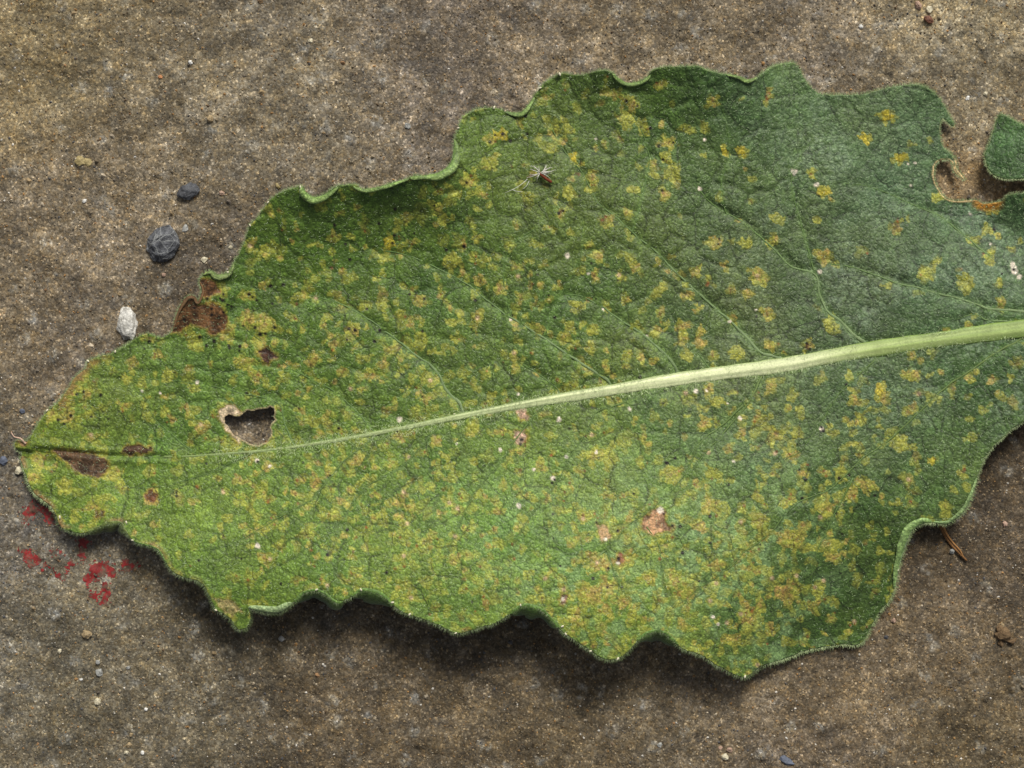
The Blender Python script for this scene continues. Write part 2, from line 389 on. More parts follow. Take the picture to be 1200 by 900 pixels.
# ------------------------------------------------------------------ the leaf: outline, holes, height
OUT = [(27,531),(20,527),(17,519),(22,516),(30,518),(35,513),(43,500),(50,488),(56,482),(68,471),(80,456),(88,442),(100,432),(103,423),(120,417),(133,413),(150,402),
 (170,391),(181,393),(192,395),(204,386),(207,370),(213,357),(219,348),(227,347),(231,354),(237,342),(234,330),(238,321),(247,318),(255,323),(267,320),(273,310),(283,293),
 (288,278),(293,264),(304,253),(314,237),(330,225),(352,218),(358,226),(367,232),(380,228),(397,218),(417,217),(427,222),(443,220),(460,215),(485,207),(500,206),(515,203),
 (528,193),(532,180),(533,165),(537,150),(543,137),(557,129),(577,126),(593,131),(608,133),(617,127),(625,115),(633,103),(643,94),(657,86),(677,88),(694,85),(708,82),(717,85),
 (726,94),(737,98),(752,95),(760,89),(767,81),(790,78),(816,77),(831,83),(851,87),(866,90),(875,94),(885,92),(895,84),(910,76),(927,73),(936,79),(943,93),(955,107),(970,111),
 (988,111),(1007,111),(1025,107),(1050,101),(1077,99),(1095,108),(1105,122),(1112,134),(1119,147),(1113,146),(1106,138),(1101,146),(1101,160),(1105,172),(1114,180),(1120,188),
 (1121,198),(1131,210),(1119,203),(1117,193),(1110,187),(1101,188),(1095,196),(1094,210),(1100,222),(1108,232),(1122,236),(1137,235),(1144,234),(1152,239),(1165,238),(1175,235),(1181,229),
 (1200,226),(1222,226),(1236,219),(1220,212),(1200,209),(1181,210),(1165,205),(1156,193),(1154,181),(1160,166),(1165,150),(1169,136),(1175,134),(1186,139),(1200,147),(1235,168),
 (1290,215),(1335,290),(1352,352),(1356,376),(1330,408),(1270,448),(1225,478),(1200,494),(1183,505),(1167,520),(1154,537),(1146,556),(1140,577),(1133,593),(1123,605),(1110,613),(1094,612),(1080,613),(1067,623),
 (1060,640),(1056,652),(1052,668),(1048,690),(1042,704),(1030,717),(1023,730),(1017,743),(1007,755),(987,755),(967,758),(943,763),(927,770),(910,775),(890,782),(880,790),(873,794),
 (860,790),(847,783),(833,775),(820,767),(800,760),(790,750),(782,743),(770,739),(757,742),(747,750),(737,763),(723,772),(707,772),(693,763),(677,752),(663,743),(650,730),
 (640,718),(627,711),(612,709),(597,720),(580,730),(563,735),(547,740),(533,742),(520,735),(500,727),(480,720),(463,711),(453,700),(440,693),(423,691),(414,698),(400,705),(394,705),
 (383,697),(370,691),(354,695),(343,707),(327,717),(307,716),(292,713),(293,725),(288,736),(278,737),(272,728),(263,720),(253,715),(248,703),(243,693),(236,683),(220,678),(207,673),(197,663),
 (190,650),(183,642),(167,637),(155,633),(147,621),(141,612),(127,613),(113,618),(97,625),(80,622),(70,615),(67,606),(60,593),(49,585),(40,577),(32,563),(27,547),(24,538)]
HOLE = [(263,489),(268,486),(275,487),(282,487),(287,484),(291,482),(298,482),(302,480),(309,479),(320,478),(321,486),(321,493),(316,499),(317,508),(315,516),(308,520),(300,522),(291,519),(284,515),(275,510),(269,503),(264,496)]
pl = catmull(OUT, 3)
pl = pl + np.stack([(fbm(pl[:, 0], pl[:, 1], 5, 80, 2) - .5) * 2.2, (fbm(pl[:, 0], pl[:, 1], 5, 81, 2) - .5) * 2.2], 1)
hl = catmull(HOLE, 3); hl = hl + (np.stack([fbm(hl[:, 0], hl[:, 1], 4, 82, 2), fbm(hl[:, 0], hl[:, 1], 4, 83, 2)], 1) - .5) * 3

HP = np.array([(20,520,9),(27,532,8),(100,430,9),(200,390,14),(240,325,27),(215,360,24),(290,270,26),(353,220,46),(400,222,44),(450,222,44),(500,208,50),(535,170,32),(560,130,24),(610,133,15),(650,90,22),(710,84,38),
 (740,97,22),(790,80,42),(860,90,40),(920,76,16),(960,108,9),(1060,102,16),(1100,135,7),(1103,175,7),(1100,222,6),(1150,236,7),(1195,230,26),(1165,150,8),(1195,170,26),(1165,200,20),(1230,215,26),
 (300,330,15),(400,300,12),(450,280,12),(400,265,22),(460,245,24),(520,300,12),(560,240,20),(400,400,17),(600,230,20),(600,350,19),(700,200,20),(700,130,17),(800,140,20),(800,300,21),(800,380,18),(900,200,16),(900,330,15),(1000,200,12),(1000,330,15),
 (1080,300,17),(1160,300,20),(1190,275,9),(1250,300,20),(200,450,12),(130,480,14),
 (60,527,9),(130,533,10),(200,535,13),(320,527,16),(470,502,20),(620,475,24),(780,450,26),(920,428,26),(1100,398,26),(1200,386,28),(1340,370,30),
 (40,560,12),(75,615,16),(140,612,28),(190,650,38),(245,700,46),(283,733,34),(340,705,54),(370,692,60),(450,700,62),(535,740,66),(600,718,70),(630,712,72),(700,770,64),(770,740,62),
 (800,757,55),(870,792,30),(910,772,16),(945,760,6),(1005,753,5),(1045,700,12),(1060,640,20),(1100,610,24),(1140,580,32),(1180,508,36),(1260,455,40),
 (100,580,15),(170,590,22),(300,620,36),(400,610,41),(500,620,48),(600,620,52),(700,620,53),(800,610,50),(880,580,42),(925,600,46),(930,680,36),(915,740,24),(965,690,20),(965,610,34),(1000,720,8),(1020,580,28),(1050,500,27),
 (700,530,35),(500,550,29),(300,565,23),(900,500,33),(1100,450,28),(1200,430,30)], float)
def tps_fit(p):
    n = len(p); d = np.hypot(p[:, None, 0] - p[None, :, 0], p[:, None, 1] - p[None, :, 1]) / 100
    K = np.where(d > 0, d * d * np.log(d + 1e-12), 0) + np.eye(n) * 0.03
    A = np.zeros((n + 3, n + 3)); A[:n, :n] = K; A[:n, n] = 1; A[:n, n + 1:] = p[:, :2] / 100; A[n:, :n] = A[:n, n:].T
    return np.linalg.solve(A, np.concatenate([p[:, 2], [0, 0, 0]]))
TW = tps_fit(HP)
def tps(x, y):
    r = TW[len(HP)] + TW[len(HP) + 1] * x / 100 + TW[len(HP) + 2] * y / 100
    for i, (a, b, _) in enumerate(HP):
        d2 = ((x - a) ** 2 + (y - b) ** 2) / 1e4
        r = r + TW[i] * 0.5 * d2 * np.log(d2 + 1e-12)
    return r

MID = [(192,535),(225,534.5),(260,532),(320,527),(400,515),(470,502),(540,488),(620,473),(700,460),(780,447),(850,437),(920,428),(1000,413),(1100,398),(1200,385),(1350,369),(1480,352)]
midl = catmull(MID, 6, False)
VEINS = [  # lateral veins: points from the midrib outward, width at the foot
 ([(543,486),(540,474),(523,457),(510,433),(483,413),(450,387),(428,371),(395,355),(360,345)],4.2),
 ([(655,468),(652,455),(630,438),(608,424)],2.4),
 ([(716,456),(712,446),(683,427),(653,407),(627,390),(600,373),(577,357),(550,335),(515,315),(480,300),(440,292)],3.6),
 ([(795,444),(792,431),(777,413),(753,392),(727,375),(707,360),(683,348),(660,345)],4.0),
 ([(930,426),(905,417),(890,412),(873,393),(853,374),(830,354),(800,327),(784,310),(765,292),(746,277),(722,254),(700,236),(684,205),(660,175),(645,145)],3.6),
 ([(1022,409),(1012,400),(1000,391),(985,377),(969,364),(960,345),(955,322),(927,312),(912,297),(898,284),(873,262),(851,250),(833,237),(812,215)],4.2),
 ([(1215,368),(1200,365),(1160,362),(1145,356),(1112,347),(1075,337),(1040,328),(1010,316),(990,311),(970,309)],3.6),
 ([(955,322),(945,285),(935,250),(927,210),(940,180),(955,160)],1.6),
 ([(1215,378),(1180,377),(1157,375),(1145,368),(1120,375)],3.0),
 ([(1160,300),(1140,285),(1125,272),(1100,252),(1068,239),(1042,227),(1018,219),(990,215)],2.0),
 ([(838,440),(825,424),(815,412)],2.4),
 ([(905,432),(892,443),(880,467),(860,493),(833,523),(817,543),(805,560)],3.0),
 ([(1210,386),(1197,397),(1173,410),(1133,437),(1097,463),(1067,493),(1040,517),(1007,540),(973,573),(933,590),(900,627),(873,647),(858,662),(835,680),(810,697),(798,712)],2.6),
 ([(1040,408),(1018,429),(985,460),(957,503),(936,530),(900,545)],1.8),
 ([(760,450),(735,470),(700,483),(688,507),(667,537),(656,560),(640,582),(617,612),(600,640)],2.0),
 ([(870,475),(850,495),(820,520),(800,560),(765,595),(735,617),(710,645),(672,668)],2.2),
 ([(640,473),(620,495),(603,517),(585,545),(560,572),(545,600),(520,660),(512,690)],2.0),
 ([(445,506),(425,523),(397,547),(367,583),(333,603),(300,623),(270,638),(235,645)],2.2),
 ([(520,492),(505,510),(470,548),(430,570),(395,615),(350,650),(310,670)],1.6),
 ([(300,530),(275,540),(250,552),(200,568),(160,572)],1.6),
 ([(345,522),(334,500),(326,472),(290,462),(245,452),(195,445),(160,445)],1.8),
 ([(230,533),(205,512),(180,490),(170,465),(140,450)],1.4),
 ([(440,508),(420,485),(385,455),(340,430),(300,395),(272,370)],1.6),
 ([(1000,560),(960,640),(950,690),(955,730)],1.4),
 ([(758,617),(772,640),(776,670),(781,700)],1.2),
 ([(712,645),(720,672),(735,700),(765,718)],1.2),
 ([(740,275),(755,220),(760,180),(745,140),(715,105)],1.6),
 ([(600,373),(590,330),(598,290),(635,260),(640,220)],1.3),
 ([(640,390),(655,350),(680,300),(683,255)],1.2),
 ([(850,250),(845,215),(855,180),(850,140),(835,105)],1.3),
]
VL = [(catmull(v, 5, False), w) for v, w in VEINS]

def leaf_h(x, y):
    h = tps(x, y)
    w1 = x + (fbm(x, y, 26, 90, 2) - .5) * 13; w2 = y + (fbm(x, y, 26, 91, 2) - .5) * 13
    d1, d2, cx, cy = voro(w1, w2, 36, 92)
    e = d2 - d1
    amp = smooth(60, 260, x)
    qa = (1 - .6 * smooth(430, 540, y)) * (1 - .45 * smooth(800, 960, x))
    h = h + qa * (1.5 * smooth(0, 13, e) - .9 + (hash2(np.round(cx * 3), np.round(cy * 3), 4) - .5) * 1.2 * smooth(0, 10, e)) * (0.5 + .5 * amp)
    d1, d2, _, _ = voro(w1, w2, 12, 93)
    h = h + .42 * smooth(0, 7, d2 - d1)
    for v, w in VL:
        m = (x > v[:, 0].min() - 22) & (x < v[:, 0].max() + 22) & (y > v[:, 1].min() - 22) & (y < v[:, 1].max() + 22)
        if m.any():
            d = nearest(v, x[m], y[m], False)[0]; h[m] -= (.5 + .45 * w) * (1 if v[-1][1] < v[0][1] else .45) * np.exp(-(d / 7) ** 2)
    d = nearest(midl, x, y, False)[0]
    h = h - 2.5 * np.exp(-(d / 14) ** 2) * smooth(300, 700, x)
    # the tip is creased along the midrib
    t = smooth(95, 45, x)
    cl = nearest(np.array([(40., 526.), (70, 528), (130, 534), (200, 535)]), x, y, False)[0]; h = h - (2.6 * smooth(165, 110, x) + .5) * np.exp(-(cl / 2.4) ** 2) + 1.5 * np.exp(-((cl - 6) / 4) ** 2) * (x < 215)
    h = h - 7 * t * smooth(-1, 3, y - (524 + .08 * x)) * smooth(30, 4, y - (524 + .08 * x))
    h = h + (fbm(x, y, 60, 95, 3) - .5) * 5
    return np.maximum(h, 3.5 + 2 * fbm(x, y, 20, 96, 2))

ST = 1.25
lx = np.arange(6, 1366, ST); ly = np.arange(64, 806, ST)
LX, LY = np.meshgrid(lx, ly)
centre_in = inside(pl, LX + ST / 2, LY + ST / 2) & ~inside(hl, LX + ST / 2, LY + ST / 2)
centre_in[-1, :] = False; centre_in[:, -1] = False
ny2, nx2 = LX.shape; ids = np.arange(nx2 * ny2).reshape(ny2, nx2)
q = np.stack([ids[:-1, :-1], ids[1:, :-1], ids[1:, 1:], ids[:-1, 1:]], -1)[centre_in[:-1, :-1]]
cnt = np.zeros(nx2 * ny2, int); np.add.at(cnt, q.ravel(), 1)
bnd = (cnt > 0) & (cnt < 4)
X = LX.ravel().copy(); Y = LY.ravel().copy()
bi = np.where(bnd)[0]
ed, ex, ey, _ = nearest(pl, X[bi], Y[bi]); hd, hx, hy, _ = nearest(hl, X[bi], Y[bi])
useh = hd < ed
X[bi] = np.where(useh, hx, ex); Y[bi] = np.where(useh, hy, ey)
used = np.where(cnt > 0)[0]; remap = -np.ones(nx2 * ny2, int); remap[used] = np.arange(len(used))
x = X[used]; y = Y[used]; q = remap[q]
hz = leaf_h(x, y)
# distance to the margin
eD = np.full(x.shape, 99.0)
near = np.ones(x.shape, bool)
eD[near] = nearest(pl[::2], x[near], y[near])[0]
hD = nearest(hl, x, y)[0]
lip = smooth(9, 0, eD) * 2.0 * (fbm(x, y, 30, 99, 2) - .35)
hz = hz + lip

# ---- colour of the leaf
base = lin(idw([(60,500,88,122,45),(100,470,95,128,58),(250,450,84,124,56),(350,300,70,106,38),(350,250,78,114,46),(500,300,72,108,45),(650,200,80,110,55),(600,160,82,116,52),(850,150,74,106,58),(800,100,66,104,48),(1050,180,90,122,82),
  (950,130,88,120,72),(1000,350,72,98,60),(1150,300,84,114,76),(900,300,78,104,62),(600,400,80,114,54),(450,550,86,120,50),(300,640,92,128,56),(200,600,92,130,52),(600,620,98,138,66),(500,690,98,134,60),(750,600,98,134,72),(850,650,96,130,74),(750,720,98,134,60),
  (900,500,86,116,72),(1050,500,74,104,62),(1000,720,60,90,38),(970,620,66,98,46),(1040,640,58,86,38),(1100,580,84,116,60),(1180,430,66,100,50),(1180,180,70,106,56),(1350,370,80,110,60)], x, y, 1.7))
base = base * (np.array([1.04, .82, .71]) + smooth(430, 560, y)[:, None] * np.array([.08, .07, .02]) - smooth(800, 1000, x)[:, None] * np.array([.10, .03, -.07]))
n = fbm(x, y, 22, 101, 4); base = base * (.74 + .5 * n)[:, None]
n = fbm(x, y, 70, 102, 3); base = base * (1 + (n - .5)[:, None] * np.array([.5, .2, .1]))
wx1 = x + (fbm(x, y, 12, 103, 2) - .5) * 7; wy1 = y + (fbm(x, y, 12, 104, 2) - .5) * 7
a1, a2, acx, acy = voro(wx1, wy1, 5.4, 105)
cellr = hash2(np.round(acx * 11), np.round(acy * 11), 8)
base = base * (.80 + .36 * cellr)[:, None]
# waxy, dusty bloom on the right-hand side
dust = smooth(700, 1050, x) * smooth(.35, .7, fbm(x, y, 45, 106, 4)) * smooth(640, 400, y) * smooth(.3, .7, fbm(x, y, 4, 107, 2))
base = mixc(base, lin((140, 160, 130)), dust * .30)
dust2 = smooth(420, 800, x) * smooth(470, 640, y) * smooth(1040, 900, x) * smooth(.45, .7, fbm(x, y, 14, 108, 3))
base = mixc(base, lin((138, 168, 112)), dust2 * .45)
dark = smooth(780, 900, x) * smooth(.55, .75, fbm(x, y, 5, 109, 2)); base = base * (1 - .22 * dark)[:, None]

# lesions, shaped by the areoles between the veinlets
HL = [(700,300,9,1),(697,322,9,1),(726,325,8,0),(745,314,9,1),(838,282,9,1),(872,284,8,0),(904,282,9,1),(816,317,9,1),(849,312,6,1),(889,325,13,1),(875,344,8,1),(777,333,8,0),(767,344,8,0),(807,347,7,1),(819,361,8,1),(899,369,11,1),
 (800,383,10,1),(799,396,9,1),(821,388,8,1),(820,402,8,1),(772,389,8,1),(859,371,8,1),(865,415,11,0),(903,406,8,1),(946,406,8,2),(752,419,9,1),(735,414,8,0),(695,387,9,0),(710,360,7,1),(661,395,9,1),(677,357,9,0),(734,352,7,1),(710,430,8,1),(689,435,8,1),
 (904,450,11,1),(930,462,9,0),(890,491,10,0),(841,471,9,0),(830,455,9,1),(825,496,10,1),(867,490,6,1),(765,424,7,1),(910,257,8,0),(967,299,11,1),(1052,257,5,1),(1097,306,8,0),(1085,322,13,0),(1130,332,12,0),(1157,270,10,0),(1142,282,9,0),
 (1160,302,11,0),(1172,330,8,0),(1174,355,9,1),(975,377,10,0),(1071,437,13,1),(1136,442,8,1),(1164,444,7,1),(1040,136,11,3),(1012,162,9,3),(1054,184,9,3),(1097,232,9,0),(1162,242,9,4),(1150,238,7,4),(950,205,8,0),(964,224,9,3),
 (720,111,9,1),(731,116,8,1),(743,121,7,1),(775,101,8,1),(835,118,9,1),(901,110,7,1),(825,149,9,0),(850,178,8,3),(869,177,7,3),(673,184,7,3),(737,140,14,0),(755,149,9,0),(784,167,12,1),(787,204,14,0),(778,228,9,1),(743,222,9,0),(780,186,9,0),
 (965,301,9,1),(694,219,9,0),(667,228,10,0),(585,157,9,3),(575,165,8,1),(650,155,8,1),(633,160,8,0),(660,165,7,1),(575,193,10,0),(547,210,9,1),(457,283,9,3),(510,242,9,0),(518,260,9,0),(543,288,8,2),(558,277,8,1),(528,303,11,0),(587,335,9,4),(563,330,9,1),
 (308,335,8,1),(450,303,11,0),(543,320,8,1),(657,247,8,2),(985,555,13,0),(1017,570,12,1),(997,580,10,1),(967,593,12,1),(925,628,14,1),(888,583,9,1),(922,588,11,1),(887,610,14,1),(833,553,10,0),(820,617,10,1),(1053,517,12,0),(1067,523,8,0),(1110,595,9,0),
 (1090,540,5,3),(1030,458,10,3),(1000,465,9,1),(1012,490,9,0),(933,507,9,0),(908,508,10,1),(890,493,10,0),(927,533,12,1),(837,663,9,4),(870,707,9,1),(878,725,12,1),(920,693,15,4),(890,713,9,1),(977,640,12,0),(977,655,11,1),(957,690,11,0),(955,710,11,1),(953,643,9,0),
 (860,747,12,1),(903,737,10,1),(702,660,20,1),(692,695,19,1),(710,690,16,1),(735,655,14,1),(730,705,12,1),(757,677,12,1),(790,680,13,1),(787,555,13,1),(696,532,12,0),(710,537,12,0),(686,604,12,0),(831,592,12,1),(887,610,12,1),(817,615,9,1),(836,662,9,4),
 (807,697,10,1),(800,730,9,1),(712,717,10,1),(675,722,13,1),(740,722,12,0),(770,640,14,0),(290,375,13,1),(310,380,14,1),(266,387,16,1),(230,400,12,0),(305,400,12,1),(290,425,14,1),(300,440,12,1),(240,345,12,1),(287,348,9,1),(75,470,14,4),(85,455,12,4),
 (95,440,12,1),(110,425,9,1),(60,485,12,1),(80,490,12,1),(100,460,10,1),(143,475,8,1),(150,443,7,1),(45,540,12,1),(75,570,13,0),(40,560,10,1),(130,555,14,1),(178,582,11,1),(235,500,11,1),(200,492,9,1),(295,535,9,1),(315,547,9,1),
 (370,420,9,1),(392,403,8,1),(413,386,9,1),(455,411,9,1),(436,438,10,1),(295,285,8,1),(310,294,10,0),(500,465,9,1),(467,508,10,1),(555,502,12,0),(586,505,9,1),(513,515,9,1),(420,535,9,1),(368,570,10,1),(387,552,9,1),(585,340,9,1),(603,415,7,1),
 (603,380,9,1),(560,372,9,1),(540,368,6,0),(492,352,8,1),(470,370,7,1),(465,405,9,1),(494,400,10,0)]
les = [(a, b, r * .88, t, .95) for a, b, r, t in HL]
DEN = [(100,470,.75),(250,420,.7),(330,300,.35),(400,300,.6),(400,250,.3),(450,400,.9),(550,250,.45),(600,330,.75),(650,200,.5),(600,140,.2),(750,160,.45),(850,130,.06),(1050,150,.02),(1000,250,.04),(1000,370,.06),(900,330,.1),(880,230,.08),(700,400,.4),(820,420,.12),(450,440,.75),
 (650,500,.5),(500,600,.95),(350,600,.85),(250,600,.6),(300,680,.7),(450,660,1),(560,680,.8),(650,600,.6),(720,680,1),(850,620,1),(930,650,1),(820,500,.7),(900,520,.6),(1000,500,.35),(1080,500,.25),(1000,720,.5),(1080,590,.3),(150,560,.5),(200,480,.6),(1150,400,.15),(1150,300,.15),(1200,200,.0)]
gxx, gyy = np.meshgrid(np.arange(10, 1215, 13.0), np.arange(70, 800, 13.0))
rx = gxx + rng.uniform(-6, 6, gxx.shape); ry = gyy + rng.uniform(-6, 6, gxx.shape)
dn = idw([(a, b, c) for a, b, c in DEN], rx, ry, 1.8)[..., 0]
pk = rng.random(rx.shape) < dn * .56
for a, b in zip(rx[pk], ry[pk]):
    t = rng.choice([0, 1, 1, 4], p=[.62, .2, .13, .05])
    les.append((a, b, rng.uniform(3.2, 8.0), int(t), rng.uniform(.3, .9)))
pxm = .9 * acx + .1 * x; pym = .9 * acy + .1 * y
yel = np.zeros(x.shape); ora = np.zeros(x.shape); brn = np.zeros(x.shape); lem = np.zeros(x.shape)
order = np.argsort(x); xs = x[order]
for (a, b, r, t, s) in les:
    i0, i1 = np.searchsorted(xs, (a - r * 1.9, a + r * 1.9)); ii = order[i0:i1]
    ii = ii[np.abs(y[ii] - b) < r * 1.9]
    asp = rng.uniform(.75, 1.3)
    d = np.hypot((pxm[ii] - a) * asp, (pym[ii] - b) / asp) / r
    f = smooth(1.02, .84, d + (cellr[ii] - .5) * .5) * s
    yel[ii] = np.maximum(yel[ii], f)
    if t in (1, 2, 4):
        g = smooth(.85, .25, d + (cellr[ii] - .5) * .8) * s; ora[ii] = np.maximum(ora[ii], g * (1 if t == 1 else 1.25))
    if t in (2, 4):
        g = smooth(.55, .15, np.hypot(x[ii] - a, y[ii] - b) / r + (fbm(x[ii], y[ii], 3, 110, 2) - .5) * .8); brn[ii] = np.maximum(brn[ii], g * (1 if t == 2 else .45))
    if t != 3 and rng.random() < .45:
        ca_, sa_ = math.cos(a * 3.), math.sin(a * 3.); uu = (x[ii] - a - r * .15) * ca_ + (y[ii] - b) * sa_; vv_ = -(x[ii] - a) * sa_ + (y[ii] - b) * ca_; g = smooth(1.2, .5, np.hypot(uu / 3.2, vv_ / 1.2)); brn[ii] = np.maximum(brn[ii], g * .7 * (t > 0))
    if t == 3: lem[ii] = np.maximum(lem[ii], smooth(.95, .5, d))
# crisp angular flecks filling single meshes of the vein network
f1, f2, fcx, fcy = voro(x + (fbm(x, y, 9, 160, 2) - .5) * 6, y + (fbm(x, y, 9, 161, 2) - .5) * 6, 8.5, 162)
fr = hash2(np.round(fcx * 5), np.round(fcy * 5), 9); fr2 = hash2(np.round(fcx * 5), np.round(fcy * 5), 10)
fden = idw([(a, b, c) for a, b, c in DEN], fcx, fcy, 1.8)[:, 0] * smooth(.30, .58, fbm(fcx, fcy, 48, 163, 3)) 
fleck = (fr < fden * (.24 + .14 * smooth(430, 560, y))) * (.45 + .5 * fr2) * smooth(.3, 1.2, f2 - f1)
yel = np.maximum(yel, fleck); ora = np.maximum(ora, fleck * (fr2 > .78) * smooth(4.2, 1.5, f1))
# a broken, fleckled look inside the patches
brk = smooth(.22, .55, fbm(x, y, 4.5, 111, 2))
yel *= .72 + .28 * brk; ora *= .35 + .65 * smooth(.35, .6, fbm(x, y, 3.5, 112, 2))
bright = np.where((y > 480 + .0 * x) & (x < 1000), 1.12, .92)
ycol = lin((156, 156, 62)) * (.8 + .4 * cellr)[:, None]
ocol = lin((164, 130, 78)) * (.8 + .45 * fbm(x, y, 5, 113, 2))[:, None]
col = mixc(base, ycol, yel * .86)
col = mixc(col, ocol, ora * .6)
col = mixc(col, lin((176, 158, 42)), lem * .75)
col = mixc(col, lin((92, 54, 30)), brn * .85)
haze_y = smooth(.45, .75, fbm(x, y, 34, 114, 3)) * idw([(a, b, c) for a, b, c in DEN], x, y, 1.8)[:, 0]
col = mixc(col, lin((112, 132, 44)), haze_y * .24)
# pinkish sore centres
for k in range(95):
    j = rng.integers(0, len(les)); a, b, r, t, s = les[j]
    if b < 430 and rng.random() < .6 or x.max() < a: continue
    d = np.hypot(x - a - rng.uniform(-3, 3), y - b - rng.uniform(-3, 3)); col = mixc(col, lin((196, 166, 132)), smooth(3.6, 1.2, d) * .75)
# veinlets
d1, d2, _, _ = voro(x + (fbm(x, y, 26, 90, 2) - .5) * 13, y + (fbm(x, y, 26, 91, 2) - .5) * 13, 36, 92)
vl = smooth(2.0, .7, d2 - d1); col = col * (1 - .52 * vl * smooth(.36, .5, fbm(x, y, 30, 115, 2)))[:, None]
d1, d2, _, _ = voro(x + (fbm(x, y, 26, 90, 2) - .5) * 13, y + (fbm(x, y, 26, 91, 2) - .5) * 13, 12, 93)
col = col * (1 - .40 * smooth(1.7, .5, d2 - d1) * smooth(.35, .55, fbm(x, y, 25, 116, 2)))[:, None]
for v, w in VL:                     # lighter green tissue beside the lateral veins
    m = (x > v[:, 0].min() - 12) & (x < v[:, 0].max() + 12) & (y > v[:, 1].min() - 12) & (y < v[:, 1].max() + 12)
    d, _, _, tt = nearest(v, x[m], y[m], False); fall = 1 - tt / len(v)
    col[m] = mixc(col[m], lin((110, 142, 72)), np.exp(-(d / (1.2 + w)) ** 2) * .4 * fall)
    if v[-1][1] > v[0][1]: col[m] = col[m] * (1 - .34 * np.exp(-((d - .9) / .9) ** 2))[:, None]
mD, _, _, _ = nearest(midl, x, y, False)
col = mixc(col, lin((122, 146, 66)), np.exp(-(mD / 7) ** 2) * .45 * smooth(150, 500, x))
# necrotic patches
NEC = [([(60,529),(70,527),(87,530),(110,534),(125,537),(127,547),(117,560),(106,556),(93,555),(84,547),(78,540)],(78,58,38),1.),([(144,532),(150,523),(167,521),(178,527),(168,532)],(66,44,26),1.),
 ([(200,390),(207,366),(213,350),(225,345),(233,357),(253,357),(267,370),(265,384),(250,393),(240,384),(222,380),(212,388)],(94,66,38),1.),([(232,329),(240,326),(253,333),(258,342),(240,347),(233,345)],(92,64,38),1.),
 ([(303,413),(313,408),(325,417),(318,419),(315,427),(308,425)],(66,44,30),1.),([(772,595),(780,602),(778,612),(789,617),(783,622),(772,623),(765,626),(750,617),(757,606)],(156,120,86),1.),
 ([(169,580),(178,574),(185,581),(178,588),(171,586)],(92,50,30),.9),([(257,487),(259,480),(265,476),(273,477),(280,483),(278,488),(268,489),(272,504),(284,516),(281,519),(269,508),(262,497)],(176,158,128),1.),
 ([(112,601),(120,600),(118,607),(113,608)],(92,60,38),.8),([(700,615),(712,618),(714,628),(704,634),(702,626)],(170,130,104),.6),([(727,649),(732,655),(727,664),(722,658)],(140,84,70),.8),
 ([(657,698),(664,700),(663,706),(655,706)],(128,92,88),.8),([(250,700),(262,716),(272,722),(285,715),(270,704)],(160,136,100),.5),([(604,479),(616,480),(620,488),(611,492),(605,487)],(186,150,128),.8),
 ([(604,507),(614,505),(615,516),(608,521),(604,515)],(190,156,136),.8),([(15,505),(27,514),(32,520),(22,522)],(150,104,86),.6)]
wxa = x + (fbm(x, y, 6, 120, 3) - .5) * 8; wya = y + (fbm(x, y, 6, 121, 3) - .5) * 8
for poly, c, s in NEC:
    m = (np.abs(x - np.mean([p[0] for p in poly])) < 55) & (np.abs(y - np.mean([p[1] for p in poly])) < 55)
    d = nearest(poly, wxa[m], wya[m])[0]; ins = inside(poly, wxa[m], wya[m]); sdist = np.where(ins, -d, d)
    cc = lin(c) * (.45 + 1.1 * smooth(.25,.75,fbm(x[m], y[m], 6, 122, 4)))[:, None]
    col[m] = mixc(mixc(col[m], lin((150, 112, 44)), smooth(5, 0, sdist) * .45 * s), cc, smooth(1.2, -.6, sdist) * s)
    hz[m] -= .8 * smooth(1.5, -1.5, sdist) * s
# dried brown margin at the upper left and round the bites
edgeb = smooth(13, 1, eD + 7 * (fbm(x, y, 6, 170, 3) - .3)) * (smooth(60, 80, x) * smooth(140, 110, x) * (y < 480)) * smooth(.3, .6, fbm(x, y, 12, 123, 2))
col = mixc(col, lin((118, 88, 56)), edgeb * .8)
rim = smooth(2.2, .8, eD) * smooth(1088, 1094, x) * smooth(182, 190, y) * smooth(1150, 1140, x) * (y < 260)
col = mixc(col, lin((196, 170, 120)), rim * .9); hz = hz + rim * .5
yb = smooth(12, 3, eD) * smooth(1136, 1146, x) * smooth(1180, 1168, x) * (y > 225) * (y < 262); col = mixc(col, lin((176, 112, 34)), yb * .8)
rb = smooth(2.4, .8, hD); col = mixc(col, lin((170, 150, 118)), rb * .8)
pale = smooth(1.8, .2, eD) * (1 - rim) * (.25 + .75 * smooth(.4, .6, fbm(x, y, 25, 117, 2))); col = mixc(col, lin((138, 158, 98)), pale * .35)
# marginal browning along the lower left
mb = smooth(8, 1, eD) * smooth(300, 130, x) * (y > 535) * smooth(.35, .6, fbm(x, y, 14, 124, 2)); col = mixc(col, lin((138, 108, 72)), mb * .8)
for k in range(330):                # small rusty flecks inside the spots
    a, b, r_, t, s_ = les[rng.integers(0, len(les))]; a += rng.normal(0, 3); b += rng.normal(0, 3); q_ = rng.uniform(1.2, 2.4)
    i0, i1 = np.searchsorted(xs, (a - 4, a + 4)); ii = order[i0:i1]; ii = ii[np.abs(y[ii] - b) < 4]
    col[ii] = mixc(col[ii], lin((132, 70, 36)) * rng.uniform(.5, 1.15), smooth(q_ * 1.2, q_ * .4, np.hypot(x[ii] - a, (y[ii] - b) * rng.uniform(.7, 1.3))) * .75)
